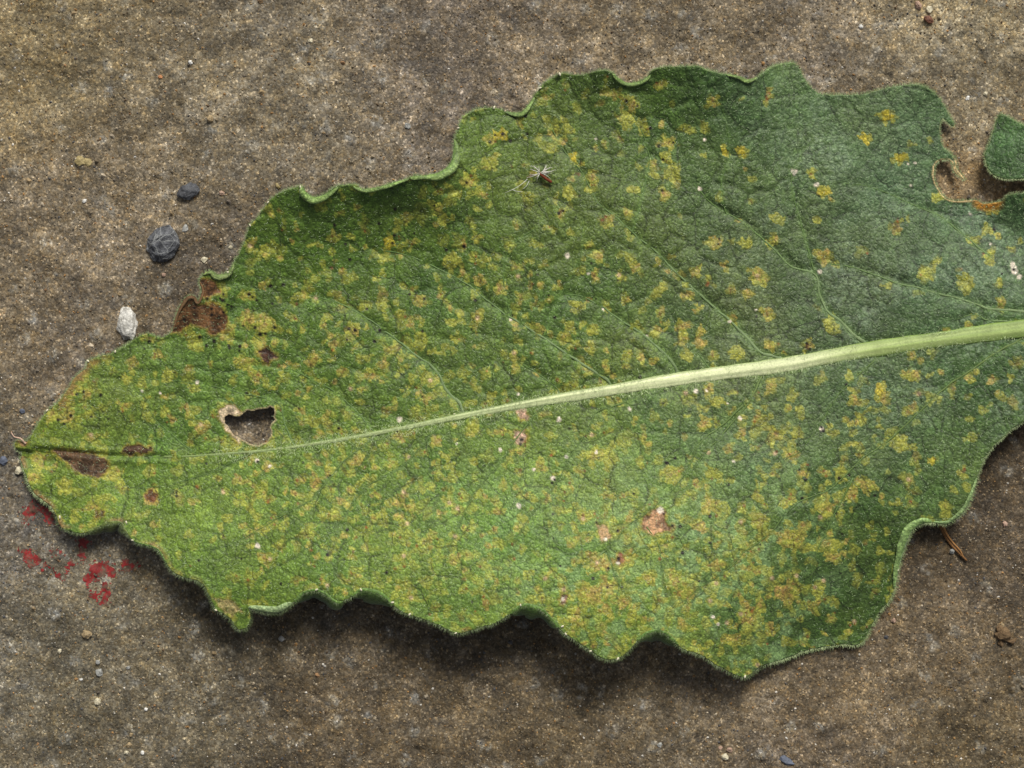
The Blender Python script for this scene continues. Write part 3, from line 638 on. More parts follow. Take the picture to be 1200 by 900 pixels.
# white scars and black specks
SC = [(469,491,4),(656,492,3.4),(608,463,2.4),(586,527,2.6),(663,536,2.4),(625,550,2.4),(648,561,3.6),(607,593,3.6),(699,530,2.6),(737,480,3),(816,458,3.4),(828,457,2.4),(867,490,3.4),(963,502,4),(665,299,4),(825,163,2.6),(821,221,2.8),(931,201,4.2),(960,318,3.4),
 (302,640,4),(302,540,3.4),(316,546,3.4),(709,632,3),(774,598,5),(725,660,3),(659,702,2.4),(836,723,3),(841,731,2.5),(957,217,3.4),(1189,318,4.5),(1187,309,3),(1195,325,4),(1188,313,4),(860,540,2),(853,472,1.4),(1072,191,1.4),(1068,217,2),(1137,250,2),(1161,286,2),(231,448,3),(188,461,2.4),(167,458,2),(533,485,1.2),
 (535,520,1.6),(1065,192,2),(773,312,1.4),(886,363,1.6),(698,163,1.4),(690,320,2.4),(599,374,2.6),(707,361,2.4),(757,394,2.6),(855,377,2.4)]
for a, b, r in SC:
    d = np.hypot(wxa * .5 + x * .5 - a, wya * .5 + y * .5 - b); col = mixc(col, lin((216, 204, 184)), smooth(r, r * .45, d))
SP = [(332,334),(292,345),(296,348),(301,352),(271,359),(267,357),(261,352),(319,356),(285,382),(299,384),(322,384),(234,395),(242,405),(251,400),(268,405),(269,408),(281,406),(280,411),(311,391),(305,392),(317,335),(416,387),(409,385),(439,400),(463,245),(444,262),(405,286),(392,264),(460,285),(430,362),(410,304),
 (751,149),(762,150),(789,167),(777,187),(776,223),(772,171),(734,119),(747,124),(983,560),(985,562),(995,557),(937,551),(944,562),(940,584),(979,601),(1025,581),(725,655),(713,666),(712,688),(729,688),(797,617),(788,616),(791,537),(780,542),(782,543),(854,568),(800,648),(819,681),(832,636),(832,605),(724,622),(695,678),
 (397,502),(355,542),(387,557),(407,621),(384,650),(329,684),(453,671),(98,459),(118,463),(107,488),(75,497),(289,461),(207,581),(233,657),(283,655),(242,543),(650,562),(647,566),(580,158),(589,157),(574,166),(598,165),(660,247),(655,250),(547,214),(509,241),(544,289),(523,293),(616,136),(618,157),(462,276),(445,387),
 (578,358),(600,370),(630,322),(750,442),(843,280),(842,286),(1165,269),(1174,321),(1188,316),(945,402),(949,409),(992,451),(963,501),(965,505),(650,372),(611,515),(302,541),(610,521),(407,398),(480,345),(497,350),(495,388),(557,352),(90,462),(68,492),(83,487),(60,478),(175,400),(243,350),(258,350),(248,362),(262,366),(256,372),(262,345),(248,369),(228,361),(216,375)]
for k in range(70):
    a = rng.uniform(60, 1000); b = rng.uniform(220, 740); SP.append((a, b))
for i, (a, b) in enumerate(SP):
    r = rng.uniform(1.5, 2.5) if i < len(SP) - 70 else rng.uniform(1.0, 1.6); d = np.hypot(x - a, (y - b)); m = d < r * 1.5
    col[m] = mixc(col[m], lin((22, 14, 10)), smooth(r * 1.25, r * .6, d[m]))
col = np.clip(col, .004, .9)

leaf = bpy.data.objects.new('leaf', None); C.objects.link(leaf); leaf.location = (0, 0, 0); leaf.empty_display_size = .02
tag(leaf, 'large green blotched leaf with yellow spots and scalloped margin lying on the concrete', 'leaf')
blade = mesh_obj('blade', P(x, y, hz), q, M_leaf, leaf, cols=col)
so = blade.modifiers.new('thickness', 'SOLIDIFY'); so.thickness = U * 1.3; so.offset = -1

# fast height lookup from the grid
hg = np.full(nx2 * ny2, np.nan); hg[used] = hz; hg = hg.reshape(ny2, nx2)
colg = np.zeros((nx2 * ny2, 3)); colg[used] = col; colg = colg.reshape(ny2, nx2, 3)
vx, vy = x, y
def lh(px, py):
    i = int(round((px - lx[0]) / ST)); j = int(round((py - ly[0]) / ST))
    for r in range(0, 9):
        i0, i1, j0, j1 = max(i - r, 0), i + r + 1, max(j - r, 0), j + r + 1
        s = hg[j0:j1, i0:i1]
        if s.size and np.isfinite(s).any(): return float(np.nanmean(s))
    return float(tps(np.array([float(px)]), np.array([float(py)]))[0])

# ---- veins
def vein(name, line, wfun, zfun, cfun, seg=10, flat=.6):
    V = []; F = []; K = []
    n = len(line)
    for i, (a, b) in enumerate(line):
        t = line[min(i + 1, n - 1)] - line[max(i - 1, 0)]; t = t / (np.hypot(*t) + 1e-9); nrm = np.array([-t[1], t[0]])
        w = wfun(i / (n - 1), a) / 2
        z0 = zfun(a, b)
        for k in range(seg):
            an = math.tau * k / seg; u = math.cos(an) * w; v = math.sin(an) * w * flat
            rid = (1 + .10 * math.cos(an * 5 + i * .03)) if w > 4 else 1
            V.append(P(a + nrm[0] * u, b + nrm[1] * u, z0 + v * rid)); K.append(cfun(i / (n - 1), a, math.sin(an), math.cos(an)))
        if i:
            for k in range(seg):
                p0 = (i - 1) * seg; p1 = i * seg; F.append((p0 + k, p0 + (k + 1) % seg, p1 + (k + 1) % seg, p1 + k))
    F.append(tuple(range(seg))[::-1]); F.append(tuple(range((n - 1) * seg, n * seg)))
    return mesh_obj(name, np.array(V), F, M_vein, leaf, cols=np.array(K))
ml = catmull(MID, 14, False)
MW = [(0, 1.6), (200, 2.0), (320, 3.6), (400, 4.4), (500, 6.5), (600, 9.5), (700, 13.5), (850, 17.5), (1000, 18.5), (1100, 19), (1200, 21), (1480, 26)]
wm = lambda t, a: float(np.interp(a, [m[0] for m in MW], [m[1] for m in MW])) * (1 + .04 * math.sin(a * .05) + .03 * math.sin(a * .19))
def mc(t, a, s, c):
    pl_ = np.interp(a, [100, 300, 520, 680, 760, 940, 1030, 1200], [.05, .35, .55, .95, 1.15, 1.1, .6, .45])
    g = lin((104, 130, 58)); p = lin((210, 215, 168))
    mid = smooth(.95, .55, abs(np.array(c))) * smooth(-.1, .4, np.array(s)) * (.75 + .25 * math.sin(c * 9 + a * .01))
    k = float(pl_ * (.35 + .65 * mid)); r = g * (1 - k) + p * k
    st = float(fbm(np.array([a * .05]), np.array([c * 40.]), 6, 150, 3)[0]); st2 = float(fbm(np.array([a * 1.]), np.array([c * 9.]), 7, 151, 3)[0])
    r = r * (.55 + .6 * st + .3 * st2)
    wy_ = float(smooth(930, 1040, np.array(a))); r = r * (1 - wy_ * np.array([.08, 0, .28]))
    return r
def mz(a, b): return mzs(a)
_ma = np.array([p[0] for p in ml]); _mh = np.array([lh(a, b) for a, b in ml]); _mh = np.convolve(np.pad(_mh, 7, mode='edge'), np.ones(15) / 15, 'valid')
def mzs(a): return float(np.interp(a, _ma, _mh)) + wm(0, a) * .02 - .1
midrib = vein('midrib', ml, wm, mz, mc, 32, .40)
for i, (v, w) in enumerate(VEINS):
    line = catmull(v, 8, False)
    line = line + (np.stack([fbm(line[:, 0], line[:, 1], 14, 130, 2), fbm(line[:, 0], line[:, 1], 14, 131, 2)], 1) - .5) * 2.4
    n = len(line); zs = np.array([lh(a, b) for a, b in line]); zs = np.convolve(np.pad(zs, 2, mode='edge'), np.ones(5) / 5, 'valid')
    zd = {(round(a, 3), round(b, 3)): z for (a, b), z in zip(line, zs)}
    up = 1 if v[-1][1] < v[0][1] else .35
    strong = min(1, (w - .8) / 2.6) * (1 if up == 1 else .6)
    def wf(t, a, w=w): return w * (1.22 - .95 * t ** .6) * (1 + .12 * math.sin(a * .4))
    def zf(a, b, zd=zd, w=w, line=line):
        return zd[(round(a, 3), round(b, 3))] + .12
    def cf(t, a, s, c, strong=strong, up=up): 
        k = strong * (1 - t) ** .8; return (lin((84, 112, 52)) * (1 - k) + (lin((116, 134, 92)) if up == 1 else lin((112, 120, 72))) * k) * (.8 + .4 * float(vnoise(np.array([a * 1.]), np.array([c * 3.]), 3, 152)[0]))
    vein('lateral_vein', line, wf, zf, cf, 6, .3)

# ---- rolled pieces of the margin
def ribbon(name, pts, prof, side, c0, c1, mat=M_leaf, n=8, under=None):
    line = catmull(pts, n, False); N = len(line); V = []; K = []; F = []
    m = len(prof)
    hs = np.array([lh(a, b) for a, b in line]); hs = np.convolve(np.pad(hs, 3, mode='edge'), np.ones(7) / 7, 'valid')
    for i, (a, b) in enumerate(line):
        t = line[min(i + 1, N - 1)] - line[max(i - 1, 0)]; t = t / (np.hypot(*t) + 1e-9); nrm = np.array([-t[1], t[0]]) * side
        e = max(math.sin(math.pi * i / (N - 1)), 0.0) ** .55; wob = 1 + .28 * (float(vnoise(np.array([a]), np.array([b]), 16, 140)[0]) - .5) * 2.2
        for j, (du, dh) in enumerate(prof):
            V.append(P(a + nrm[0] * du * e * wob, b + nrm[1] * du * e * wob, max(hs[i] + dh * e, 1.5)))
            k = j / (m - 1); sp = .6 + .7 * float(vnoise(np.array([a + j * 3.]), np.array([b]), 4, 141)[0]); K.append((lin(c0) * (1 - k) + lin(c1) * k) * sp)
        if i:
            for j in range(m - 1): F.append(((i - 1) * m + j, i * m + j, i * m + j + 1, (i - 1) * m + j + 1))
    o = mesh_obj(name, np.array(V), F, mat, leaf, cols=np.array(K))
    s = o.modifiers.new('thickness', 'SOLIDIFY'); s.thickness = U * .9; s.offset = 0
    return o
UP = [(-.6, -1.5), (-.8, .6), (.8, 2.6), (3, 3.4), (5.5, 3.2), (7.5, 2.2)]
UPs = [(-.5, -1), (-.5, .6), (.8, 1.8), (2.6, 2.2), (4.2, 1.6)]
DN = [(1.5, .4), (-1.5, -.2), (-5, -3), (-8.5, -9), (-11, -18), (-12.5, -30), (-13, -42)]
# upper margin: inside of the leaf is below the line (picture y grows downward) -> side chosen so +du points into the blade
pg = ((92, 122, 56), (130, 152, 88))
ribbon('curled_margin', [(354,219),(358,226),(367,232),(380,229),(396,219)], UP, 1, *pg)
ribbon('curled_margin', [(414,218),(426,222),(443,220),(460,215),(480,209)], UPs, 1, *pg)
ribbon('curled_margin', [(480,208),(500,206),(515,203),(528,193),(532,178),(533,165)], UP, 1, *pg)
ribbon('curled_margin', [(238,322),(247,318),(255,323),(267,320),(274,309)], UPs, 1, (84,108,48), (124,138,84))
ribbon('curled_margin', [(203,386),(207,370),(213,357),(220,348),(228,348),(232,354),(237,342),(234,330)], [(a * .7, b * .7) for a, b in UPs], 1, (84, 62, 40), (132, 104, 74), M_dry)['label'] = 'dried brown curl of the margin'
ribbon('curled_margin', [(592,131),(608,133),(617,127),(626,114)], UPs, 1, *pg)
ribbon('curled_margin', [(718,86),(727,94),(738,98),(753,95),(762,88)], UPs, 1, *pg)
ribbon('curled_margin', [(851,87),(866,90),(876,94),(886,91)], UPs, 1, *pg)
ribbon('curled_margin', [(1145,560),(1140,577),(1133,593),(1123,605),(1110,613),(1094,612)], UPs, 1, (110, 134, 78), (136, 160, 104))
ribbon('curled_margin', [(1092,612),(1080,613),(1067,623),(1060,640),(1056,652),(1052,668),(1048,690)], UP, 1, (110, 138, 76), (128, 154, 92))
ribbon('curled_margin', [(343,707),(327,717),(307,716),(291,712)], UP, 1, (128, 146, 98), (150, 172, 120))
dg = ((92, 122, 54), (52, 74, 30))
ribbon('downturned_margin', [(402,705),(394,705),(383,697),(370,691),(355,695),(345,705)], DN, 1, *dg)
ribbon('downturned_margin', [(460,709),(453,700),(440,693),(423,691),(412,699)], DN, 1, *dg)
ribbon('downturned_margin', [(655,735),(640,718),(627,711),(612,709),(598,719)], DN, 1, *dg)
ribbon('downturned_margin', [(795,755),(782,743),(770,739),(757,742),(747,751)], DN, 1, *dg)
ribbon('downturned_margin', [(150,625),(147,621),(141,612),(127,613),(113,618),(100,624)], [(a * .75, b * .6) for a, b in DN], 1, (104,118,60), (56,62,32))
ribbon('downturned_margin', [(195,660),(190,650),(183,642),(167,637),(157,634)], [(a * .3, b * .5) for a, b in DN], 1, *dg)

# ---- the leaf's hairs
def hairs(name, pts, dirs, L, w, cols):
    n = len(pts); pts = np.asarray(pts); dirs = np.asarray(dirs)
    side = np.cross(dirs, np.array([0, 0, 1.0])); side /= (np.linalg.norm(side, axis=1)[:, None] + 1e-9)
    bend = np.random.default_rng(3).normal(0, .25, (n, 3))
    p1 = pts + dirs * (L * .55)[:, None]; d2 = dirs + bend; p2 = p1 + d2 * (L * .5)[:, None]
    V = np.stack([pts - side * w[:, None], pts + side * w[:, None], p1 + side * w[:, None] * .7, p1 - side * w[:, None] * .7, p2], 1)
    b = (np.arange(n) * 5)[:, None]
    T = np.concatenate([b + np.array([[0, 1, 2]]), b + np.array([[0, 2, 3]]), b + np.array([[3, 2, 4]])])
    return mesh_obj(name, V.reshape(-1, 3), T, M_hair, leaf, cols=np.repeat(cols, 5, 0), sm=False)
r2 = np.random.default_rng(12)
# along the margin
seg = np.roll(pl, -1, 0) - pl; sl = np.hypot(seg[:, 0], seg[:, 1]); cum = np.concatenate([[0], np.cumsum(sl)])
tot = cum[-1]; n = 11000; s = r2.uniform(0, tot, n); i = np.clip(np.searchsorted(cum, s) - 1, 0, len(pl) - 1); t = ((s - cum[i]) / (sl[i] + 1e-9))[:, None]
ep = pl[i] + seg[i] * t; tg = seg[i] / (sl[i][:, None] + 1e-9)
area = np.sum(pl[:, 0] * np.roll(pl[:, 1], -1) - np.roll(pl[:, 0], -1) * pl[:, 1])
nr = np.stack([tg[:, 1], -tg[:, 0]], 1) * (1 if area > 0 else -1)
hh = np.array([lh(a, b) for a, b in ep - nr * 1.0])
keep = ep[:, 0] < 1230; ep, nr, hh, tg = ep[keep], nr[keep], hh[keep], tg[keep]; n = len(ep)
d = nr + tg * r2.normal(0, .45, n)[:, None]
d3 = np.stack([d[:, 0], -d[:, 1], r2.normal(.15, .45, n)], 1); d3 /= np.linalg.norm(d3, axis=1)[:, None]
L = r2.uniform(2.0, 5.2, n) * np.where(ep[:, 1] > 560, 1.15, .85) * U
hc = mixc(np.tile(lin((146, 162, 112)), (n, 1)), lin((60, 76, 36)), ((ep[:, 1] > 600) & (ep[:, 0] < 900)) * .75) * r2.uniform(.5, 1.2, n)[:, None]
hm = hairs('margin_hairs', P(ep[:, 0], ep[:, 1], hh - .3), d3, L, np.full(n, .20 * U), hc); tag(hm, kind='stuff')
# over the blade
n = 26000; k = r2.integers(0, len(vx), n)
d = np.stack([r2.normal(-.5, .6, n), r2.normal(.1, .6, n), np.abs(r2.normal(.45, .3, n))], 1); d /= np.linalg.norm(d, axis=1)[:, None]
hs = hairs('surface_hairs', P(vx[k], vy[k], hz[k]), d, r2.uniform(1.6, 4.0, n) * U, np.full(n, .15 * U), lin((176, 194, 150)) * r2.uniform(.5, 1.2, n)[:, None]); tag(hs, kind='stuff')
# on midrib
k = np.where((mD < 9) & (vx > 250) & (vx < 1230))[0]; k = r2.choice(k, 3500); n = len(k)
d = np.stack([r2.normal(0, .6, n), np.sign(450 - vy[k]) * 0 + r2.normal(0, .9, n), np.abs(r2.normal(.5, .3, n))], 1); d /= np.linalg.norm(d, axis=1)[:, None]
hs2 = hairs('midrib_hairs', P(vx[k], vy[k], hz[k] + 2), d, r2.uniform(3, 6, n) * U, np.full(n, .17 * U), lin((186, 200, 150)) * r2.uniform(.6, 1.2, n)[:, None]); tag(hs2, kind='stuff')

# pale glands at the tips of the teeth
gl = [(314,237),(293,264),(352,219),(425,223),(505,207),(537,150),(579,126),(633,103),(656,87),(148,612),(155,633),(253,715),(534,742),(724,772),(659,734),(663,743),(610,709),(692,763),(423,691),(480,720),(135,412),(103,423),(55,481),(70,606),(1052,668),(267,319),(873,793),(371,691),(460,706)]
for (a, b) in gl:
    bm = bmesh.new(); bmesh.ops.create_icosphere(bm, subdivisions=2, radius=1)
    an = random.uniform(0, 3.1); z = lh(a, b) + .8; c0 = P(a, b, z); r = random.uniform(1.0, 1.5)
    vs = [Vector((v.co.x * 1.6, v.co.y * .9, v.co.z * .8)) * U * r for v in bm.verts]
    vv = [tuple(Matrix.Rotation(an, 3, 'Z') @ v + Vector(c0.tolist())) for v in vs]; ff = [tuple(w.index for w in f.verts) for f in bm.faces]; bm.free()
    mesh_obj('margin_gland', np.array(vv), ff, M_grain, leaf, cols=np.tile(lin((206, 200, 172)), (len(vv), 1)))

# thin dried filament curling off the very tip
def tube(name, pts3, r0, r1, mat, parent, col, seg=6, n=5):
    p = np.array(pts3, float); line = []
    N = len(p)
    for i in range(N - 1):
        a, b, c, d = p[max(i - 1, 0)], p[i], p[i + 1], p[min(i + 2, N - 1)]
        for k in range(n):
            t = k / n; line.append(.5 * (2 * b + (c - a) * t + (2 * a - 5 * b + 4 * c - d) * t * t + (3 * b - a - 3 * c + d) * t ** 3))
    line.append(p[-1]); line = np.array(line); V = []; F = []; N = len(line)
    for i in range(N):
        t = line[min(i + 1, N - 1)] - line[max(i - 1, 0)]; t /= np.linalg.norm(t) + 1e-12
        s1 = np.cross(t, (0, 0, 1.)); s1 /= np.linalg.norm(s1) + 1e-12; s2 = np.cross(s1, t); r = r0 + (r1 - r0) * i / (N - 1)
        for k in range(seg):
            an = math.tau * k / seg; V.append(line[i] + (s1 * math.cos(an) + s2 * math.sin(an)) * r)
        if i:
            for k in range(seg): F.append(((i - 1) * seg + k, (i - 1) * seg + (k + 1) % seg, i * seg + (k + 1) % seg, i * seg + k))
    F.append(tuple(range(seg))[::-1]); F.append(tuple(range((N - 1) * seg, N * seg)))
    return mesh_obj(name, np.array(V), F, mat, parent, cols=np.tile(lin(col), (len(V), 1)))
tube('tip_thread', [P(30, 520, 10), P(24, 514, 13), P(17, 512, 14), P(14, 508, 15), P(13, 506, 13)], U * 1.1, U * .4, M_dry, leaf, (190, 160, 140))

# ------------------------------------------------------------------ stones, grit and litter
def stone(name, label, cat, px, py, rx, ry, rot, hgt, mat, seed, group=None, npt=22, sub=True, sharp=.5, sink=.35):
    r = random.Random(seed); bm = bmesh.new()
    for i in range(npt):
        v = Vector((r.gauss(0, 1), r.gauss(0, 1), r.gauss(0, 1))).normalized() * r.uniform(.88, 1.0)
        bm.verts.new(v)
    bmesh.ops.convex_hull(bm, input=bm.verts[:])
    bmesh.ops.delete(bm, geom=[v for v in bm.verts if not v.link_faces], context='VERTS')
    if sub:
        bmesh.ops.bevel(bm, geom=bm.edges[:], offset=.07, segments=2, affect='EDGES', profile=.6, clamp_overlap=True)
        bmesh.ops.triangulate(bm, faces=bm.faces[:])
        bmesh.ops.subdivide_edges(bm, edges=[e for e in bm.edges if e.calc_length() > .25], cuts=3, use_grid_fill=True)
        bmesh.ops.smooth_vert(bm, verts=bm.verts[:], factor=.5, use_axis_x=True, use_axis_y=True, use_axis_z=True)
    bmesh.ops.recalc_face_normals(bm, faces=bm.faces[:])
    rotm = Matrix.Rotation(math.radians(rot), 3, 'Z')
    for v in bm.verts:
        c = v.co
        if c.length > 1.0: c = c.normalized()
        nz = mnoise.noise(c * 2.2 + Vector((seed * 3.1, 0, 0))) * .16 + mnoise.noise(c * 6 + Vector((seed * 1.7, 5, 0))) * .07
        c = c * (1 + nz)
        v.co = rotm @ Vector((c.x * rx * U, c.y * ry * U, c.z * hgt * U))
    me = bpy.data.meshes.new(name); bm.to_mesh(me); bm.free()
    for p in me.polygons: p.use_smooth = False
    me.materials.append(mat)
    o = bpy.data.objects.new(name, me); C.objects.link(o); o.location = G(px, py, hgt * (1 - 2 * sink) )
    if cat == 'grit stone': group = 'loose grit stones on the concrete'
    if cat == 'pebble': group = 'pebbles on the concrete'
    tag(o, label, cat, group); return o
S_dark = stone_material('dark_slate_stone', (50, 50, 52), (90, 92, 96), 7)
S_vein = stone_material('dark_stone_with_quartz_veins', (48, 49, 52), (104, 106, 110), 8, veins=(176, 178, 174), vein_size=13)
S_white = stone_material('white_quartz_stone', (142, 138, 128), (222, 220, 212), 7, rough=.4)
S_tan = stone_material('tan_grit_stone', (126, 108, 80), (176, 156, 120), 4)
S_yel = stone_material('yellowish_flake', (132, 118, 78), (168, 152, 108), 4)
S_clod = stone_material('brown_earth_clod', (84, 66, 46), (128, 106, 78), 5, rough=.95)
S_red = stone_material('reddish_brown_stone', (74, 44, 34), (146, 102, 80), 4)
S_grey = stone_material('light_grey_stone', (120, 120, 116), (170, 170, 164), 3)
S_pink = stone_material('pinkish_grit_stone', (148, 122, 104), (178, 150, 130), 3)
S_blue = stone_material('blue_grey_slate_flake', (70, 75, 86), (100, 107, 122), 5)
S_org = stone_material('orange_brick_grit', (150, 100, 62), (180, 126, 80), 3)
S_cream = stone_material('cream_grit_stone', (168, 158, 130), (214, 206, 180), 3)
S_pale = stone_material('whitish_grit_stone', (180, 178, 170), (232, 230, 224), 3)

stone('pebble', 'dark grey pebble crossed by thin white quartz veins', 'pebble', 191, 286, 20, 23, -20, 12, S_vein, 19, npt=90)
stone('pebble', 'small dark slate pebble lying above the white-veined dark pebble', 'pebble', 220, 225, 15, 10.5, 28, 6.5, S_dark, 9, npt=24)
stone('pebble', 'white oval quartz pebble touching the upper edge of the leaf', 'pebble', 149, 379, 12.5, 21, 6, 9, S_white, 15, npt=70)
o = stone('flake', 'flat yellowish notched flake alone in the upper left', 'flake', 94, 189, 7.5, 7, 10, 2.6, S_yel, 5)
e = stone('lobe', None, None, 102, 190, 6, 5.5, -20, 2.4, S_yel, 6); e.location -= o.location; e.parent = o
stone('grit_stone', 'round tan grit stone on bare concrete above the dark pebbles', 'grit stone', 246, 140, 5, 6.5, 0, 4, S_tan, 21)
stone('grit_stone', 'small orange-tan grit stone beside the curled upper leaf edge', 'grit stone', 325, 218, 4.2, 4.4, 0, 3, S_yel, 22)
stone('grit_stone', 'tiny white bead-like grit stone near the top left', 'grit stone', 223, 73, 3, 3, 0, 2.4, S_pale, 23)
stone('grit_stone', 'tiny orange brick-coloured grit stone near the top left', 'grit stone', 188, 90, 3, 2.6, 0, 2, S_org, 24)
stone('grit_stone', 'pale ring-like flat grit stone above the middle of the upper margin', 'grit stone', 478, 147, 4.5, 4.5, 0, 2, S_grey, 25)
stone('grit_stone', 'tiny white grit stone below the yellowish flake', 'grit stone', 99, 235, 3, 3.6, 0, 2.2, S_pale, 26)
stone('grit_stone', 'long pale grit sliver to the right of the white-veined dark pebble', 'grit stone', 217, 268, 4, 6.2, -20, 3, S_grey, 27)
stone('grit_stone', 'translucent pale grit stone between the dark pebble and the leaf', 'grit stone', 239, 305, 5.2, 4, 25, 2.8, S_cream, 28)
stone('grit_stone', 'brown grit stone tucked under the leaf edge beside the white pebble', 'grit stone', 127, 413, 4.2, 3.6, 0, 3, S_red, 29)
stone('grit_stone', 'cream grit stone just above the white-veined dark pebble on the left', 'grit stone', 260, 226, 3.8, 3.4, 10, 2.4, S_pink, 30)
stone('grit_stone', 'pinkish grit stone below the right side of the white-veined dark pebble', 'grit stone', 192, 322, 3.4, 2.6, 0, 2, S_pink, 31)
stone('grit_stone', 'cream rounded grit stone touching the pointed tip of the leaf', 'grit stone', 22, 552, 5.2, 6, 0, 4, S_cream, 32)
stone('grit_stone', 'tan grit stone below the red paint marks', 'grit stone', 102, 743, 6.5, 6.2, 20, 4.5, S_tan, 33)
stone('grit_stone', 'squarish light grey grit stone at the lower left', 'grit stone', 117, 788, 5.4, 5.4, 40, 4, S_grey, 34)
stone('grit_stone', 'small pale chip directly above the squarish light grey grit stone', 'grit stone', 115, 776, 3.6, 3, 0, 2.2, S_grey, 35)
stone('grit_stone', 'cream grit stone directly below the squarish light grey grit stone', 'grit stone', 114, 822, 4.4, 4.6, 0, 3.4, S_cream, 36)
stone('grit_stone', 'grey grit stone in the shadow below the pointed lower lobe of the leaf', 'grit stone', 330, 748, 4, 4, 0, 3, S_grey, 37)
stone('grit_stone', 'tiny white grit stone to the right of the squarish light grey grit stone', 'grit stone', 171, 831, 2.6, 2.4, 0, 2, S_pale, 38)
stone('grit_stone', 'white grit speck left of the squarish light grey grit stone', 'grit stone', 95, 796, 2.6, 2, 0, 1.6, S_pale, 39)
stone('grit_stone', 'pale grit chip far left under the tan grit stone', 'grit stone', 70, 763, 3.4, 3, 30, 2, S_cream, 40)
stone('grit_stone', 'small grey chip between the tan grit stone and the leaf shadow', 'grit stone', 150, 782, 3.2, 2.8, 0, 2, S_grey, 41)
stone('grit_stone', 'larger tan piece of the grit cluster at the bottom left', 'grit stone', 151, 873, 4.6, 3.6, 15, 3, S_tan, 42)
stone('grit_stone', 'pale left piece of the grit cluster at the bottom left', 'grit stone', 148, 882, 3.4, 2.8, 0, 2.2, S_cream, 43)
stone('grit_stone', 'tiny upper piece of the grit cluster at the bottom left', 'grit stone', 154, 861, 2.8, 2.6, 0, 2, S_tan, 44)
stone('grit_stone', 'tiny right white piece of the grit cluster at the bottom left', 'grit stone', 167, 882, 2.6, 3, 0, 2, S_pale, 45)
stone('grit_stone', 'faceted pale grey chip alone on the bottom centre concrete', 'grit stone', 773, 873, 4, 3.4, 20, 2.6, S_grey, 46)
stone('grit_stone', 'cream lowest grit stone of the trio by the blue-grey flake', 'grit stone', 850, 887, 4.8, 4.6, 0, 3, S_cream, 47)
stone('grit_stone', 'pinkish right grit stone of the trio by the blue-grey flake', 'grit stone', 855, 879, 4.2, 3.8, 0, 3, S_pink, 48)
stone('grit_stone', 'small pinkish left grit stone of the trio by the blue-grey flake', 'grit stone', 844, 877, 3.4, 3.4, 0, 2.4, S_pink, 49)
stone('flake', 'triangular blue-grey slate flake at the bottom edge', 'flake', 922, 892, 11, 7.5, -12, 3, S_blue, 50, npt=8)
stone('pebble', 'reddish-brown pebble beside two cream grit stones at the top right', 'pebble', 1087, 23, 8, 6.2, -15, 6, S_red, 51, npt=14)
stone('grit_stone', 'round cream grit stone just above the reddish-brown pebble', 'grit stone', 1089, 11, 4.4, 5, 0, 3.6, S_cream, 52)
stone('grit_stone', 'oblong tan grit stone at the top edge beside the reddish-brown pebble', 'grit stone', 1076, 6, 4.6, 6.4, 10, 4, S_pink, 53)
stone('grit_stone', 'bright white grit stone left of the reddish-brown pebble', 'grit stone', 1009, 31, 3.2, 3, 0, 2.4, S_pale, 54)
stone('grit_stone', 'small cream grit stone between leaf lobe and upper right corner', 'grit stone', 1155, 110, 3.4, 2.8, 0, 2.2, S_cream, 55)
stone('grit_stone', 'glassy whitish grit stone right of the upper right leaf lobe', 'grit stone', 1134, 115, 3.6, 3, 30, 2, S_pale, 56)
stone('grit_stone', 'rounded tan grit stone to the right of the dry brown stalk', 'grit stone', 1178, 614, 3.6, 4.4, 0, 3, S_pink, 57)
stone('grit_stone', 'small grey-white grit stone touching the dry brown stalk', 'grit stone', 1116, 646, 3.4, 4, -20, 3, S_grey, 58)
stone('grit_stone', 'pinkish grit stone beside the lower right margin of the leaf', 'grit stone', 1047, 727, 3.2, 3.2, 0, 2.4, S_pink, 59)
stone('grit_stone', 'small blue-black grit stone right of the lower right leaf edge', 'grit stone', 1038, 747, 3.2, 2.8, 0, 2, S_dark, 60)
stone('grit_stone', 'dark blue grit stone left of the browned leaf margin', 'grit stone', 26, 482, 4, 3.4, 0, 2.4, S_blue, 61)
stone('grit_stone', 'bluish grey grit stone at the left edge near the leaf tip', 'grit stone', 4, 540, 6, 6, 0, 3, S_blue, 62)
stone('grit_stone', 'small yellow-tan grit stone on the top edge', 'grit stone', 305, 2, 4.5, 3, 0, 2.2, S_clod, 63)
stone('grit_stone', 'angular light grit stone at the upper left of the curled margin', 'grit stone', 364, 48, 4.2, 3, 20, 2, S_cream, 64)
stone('grit_stone', 'cream grit chip below the slate pebble to its right', 'grit stone', 270, 290, 2.8, 2.6, 0, 2, S_cream, 65)
# earth clod: several lumps pressed together
cl = stone('earth_clod', 'lumpy brown clod of earth near the right edge', 'clod', 1176, 744, 11, 10, 15, 8, S_clod, 70, npt=14)
for (a, b, r_, s) in ((1186, 750, 7.5, 71), (1172, 737, 7, 72), (1175, 753, 6.5, 73)):
    e = stone('lump', None, None, a, b, r_, r_ * .85, s * 13, 5, S_clod, s, npt=12); e.location -= cl.location; e.parent = cl
stone('grit_stone', 'cream grit chip sitting on top of the brown earth clod', 'grit stone', 1174, 732, 2.8, 5, 0, 3, S_tan, 74)

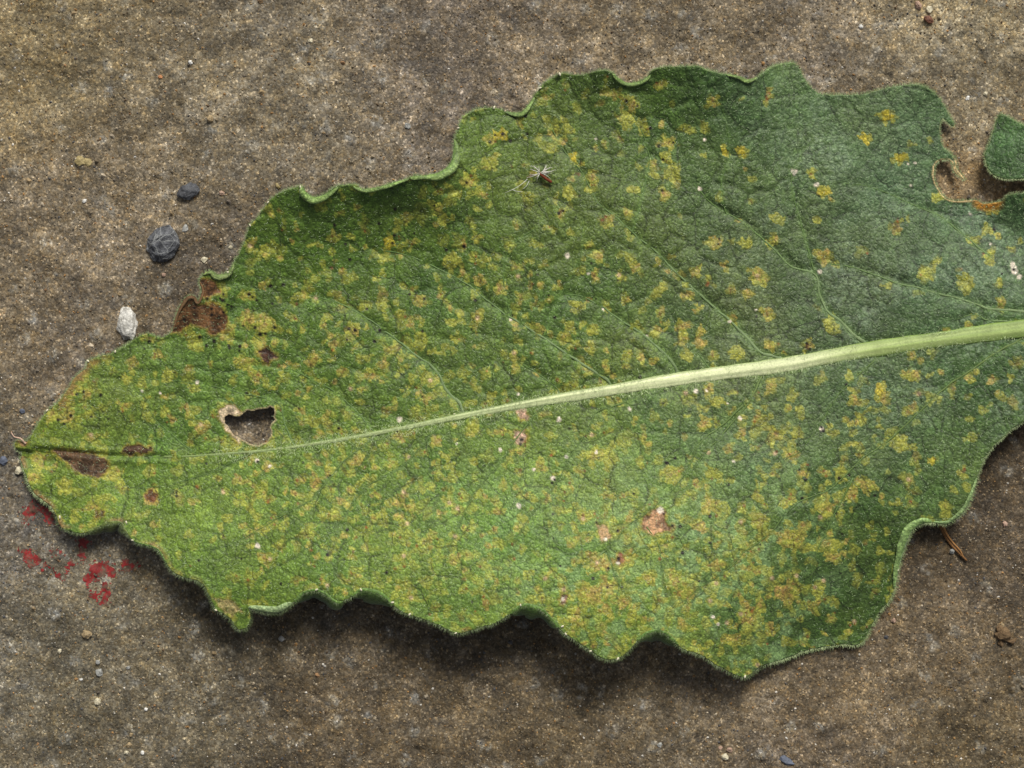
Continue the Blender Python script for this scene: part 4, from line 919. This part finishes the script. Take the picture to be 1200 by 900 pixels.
# dry stalk by the right margin
st = bpy.data.objects.new('dry_stalk', None); C.objects.link(st); st.empty_display_size = .003
tag(st, 'short dry brown stalk sticking out from under the right margin of the leaf', 'stalk')
g0 = lambda a, b, h: P(a, b, gheight1(a, b) + h)
tube('strand', [g0(1101, 612, 5), g0(1106, 624, 4), g0(1113, 636, 3.4), g0(1121, 645, 3), g0(1133, 657, 2)], U * 2.5, U * 1.1, M_dry, st, (122, 88, 54))
tube('strand', [g0(1104, 613, 7), g0(1109, 625, 6), g0(1116, 635, 5), g0(1125, 645, 4), g0(1129, 653, 2.5)], U * 1.5, U * .7, M_dry, st, (156, 114, 70))

# seed with its pappus, caught on the upper half of the leaf
sb = bpy.data.objects.new('seed', None); C.objects.link(sb); sb.empty_display_size = .003
zz = lh(637, 208)
tag(sb, 'tiny brown seed with a white hairy tuft caught on the upper half of the leaf', 'seed')
tube('achene', [P(633, 203, zz + 4), P(636, 206, zz + 5), P(640, 209.5, zz + 5), P(644, 212, zz + 4), P(646, 213.5, zz + 3)], U * 2.0, U * 1.6, M_dry, sb, (112, 56, 38), seg=9)
VV = []
for k in range(22):
    an = math.radians(random.choice([random.uniform(95, 200), random.uniform(20, 110), random.uniform(-20, 40), random.uniform(200, 240)])); L_ = random.uniform(9, 19)
    pts = []
    c = random.uniform(-.5, .5)
    for j in range(4):
        t = j / 3; aa = an + c * t; pts.append(P(633 + math.cos(aa) * L_ * t, 203 - math.sin(aa) * L_ * t * .8, zz + 5 + 5 * t * (1 - t) * 3 - 2 * t))
    tube('bristle', pts, U * .42, U * .2, M_hair, sb, (206, 202, 192), seg=4, n=3)
for pts in ([(618, 210), (611, 216), (603, 221), (592, 226)], [(600, 222), (605, 224), (613, 225)], [(620, 212), (617, 218), (612, 222)]):
    tube('bristle', [P(a, b, lh(a, b) + 2.5) for a, b in pts], U * .45, U * .2, M_hair, sb, (200, 200, 188), seg=4, n=3)
# small pale crumb of lint on the leaf
print('verts leaf', len(vx), 'les', len(les))
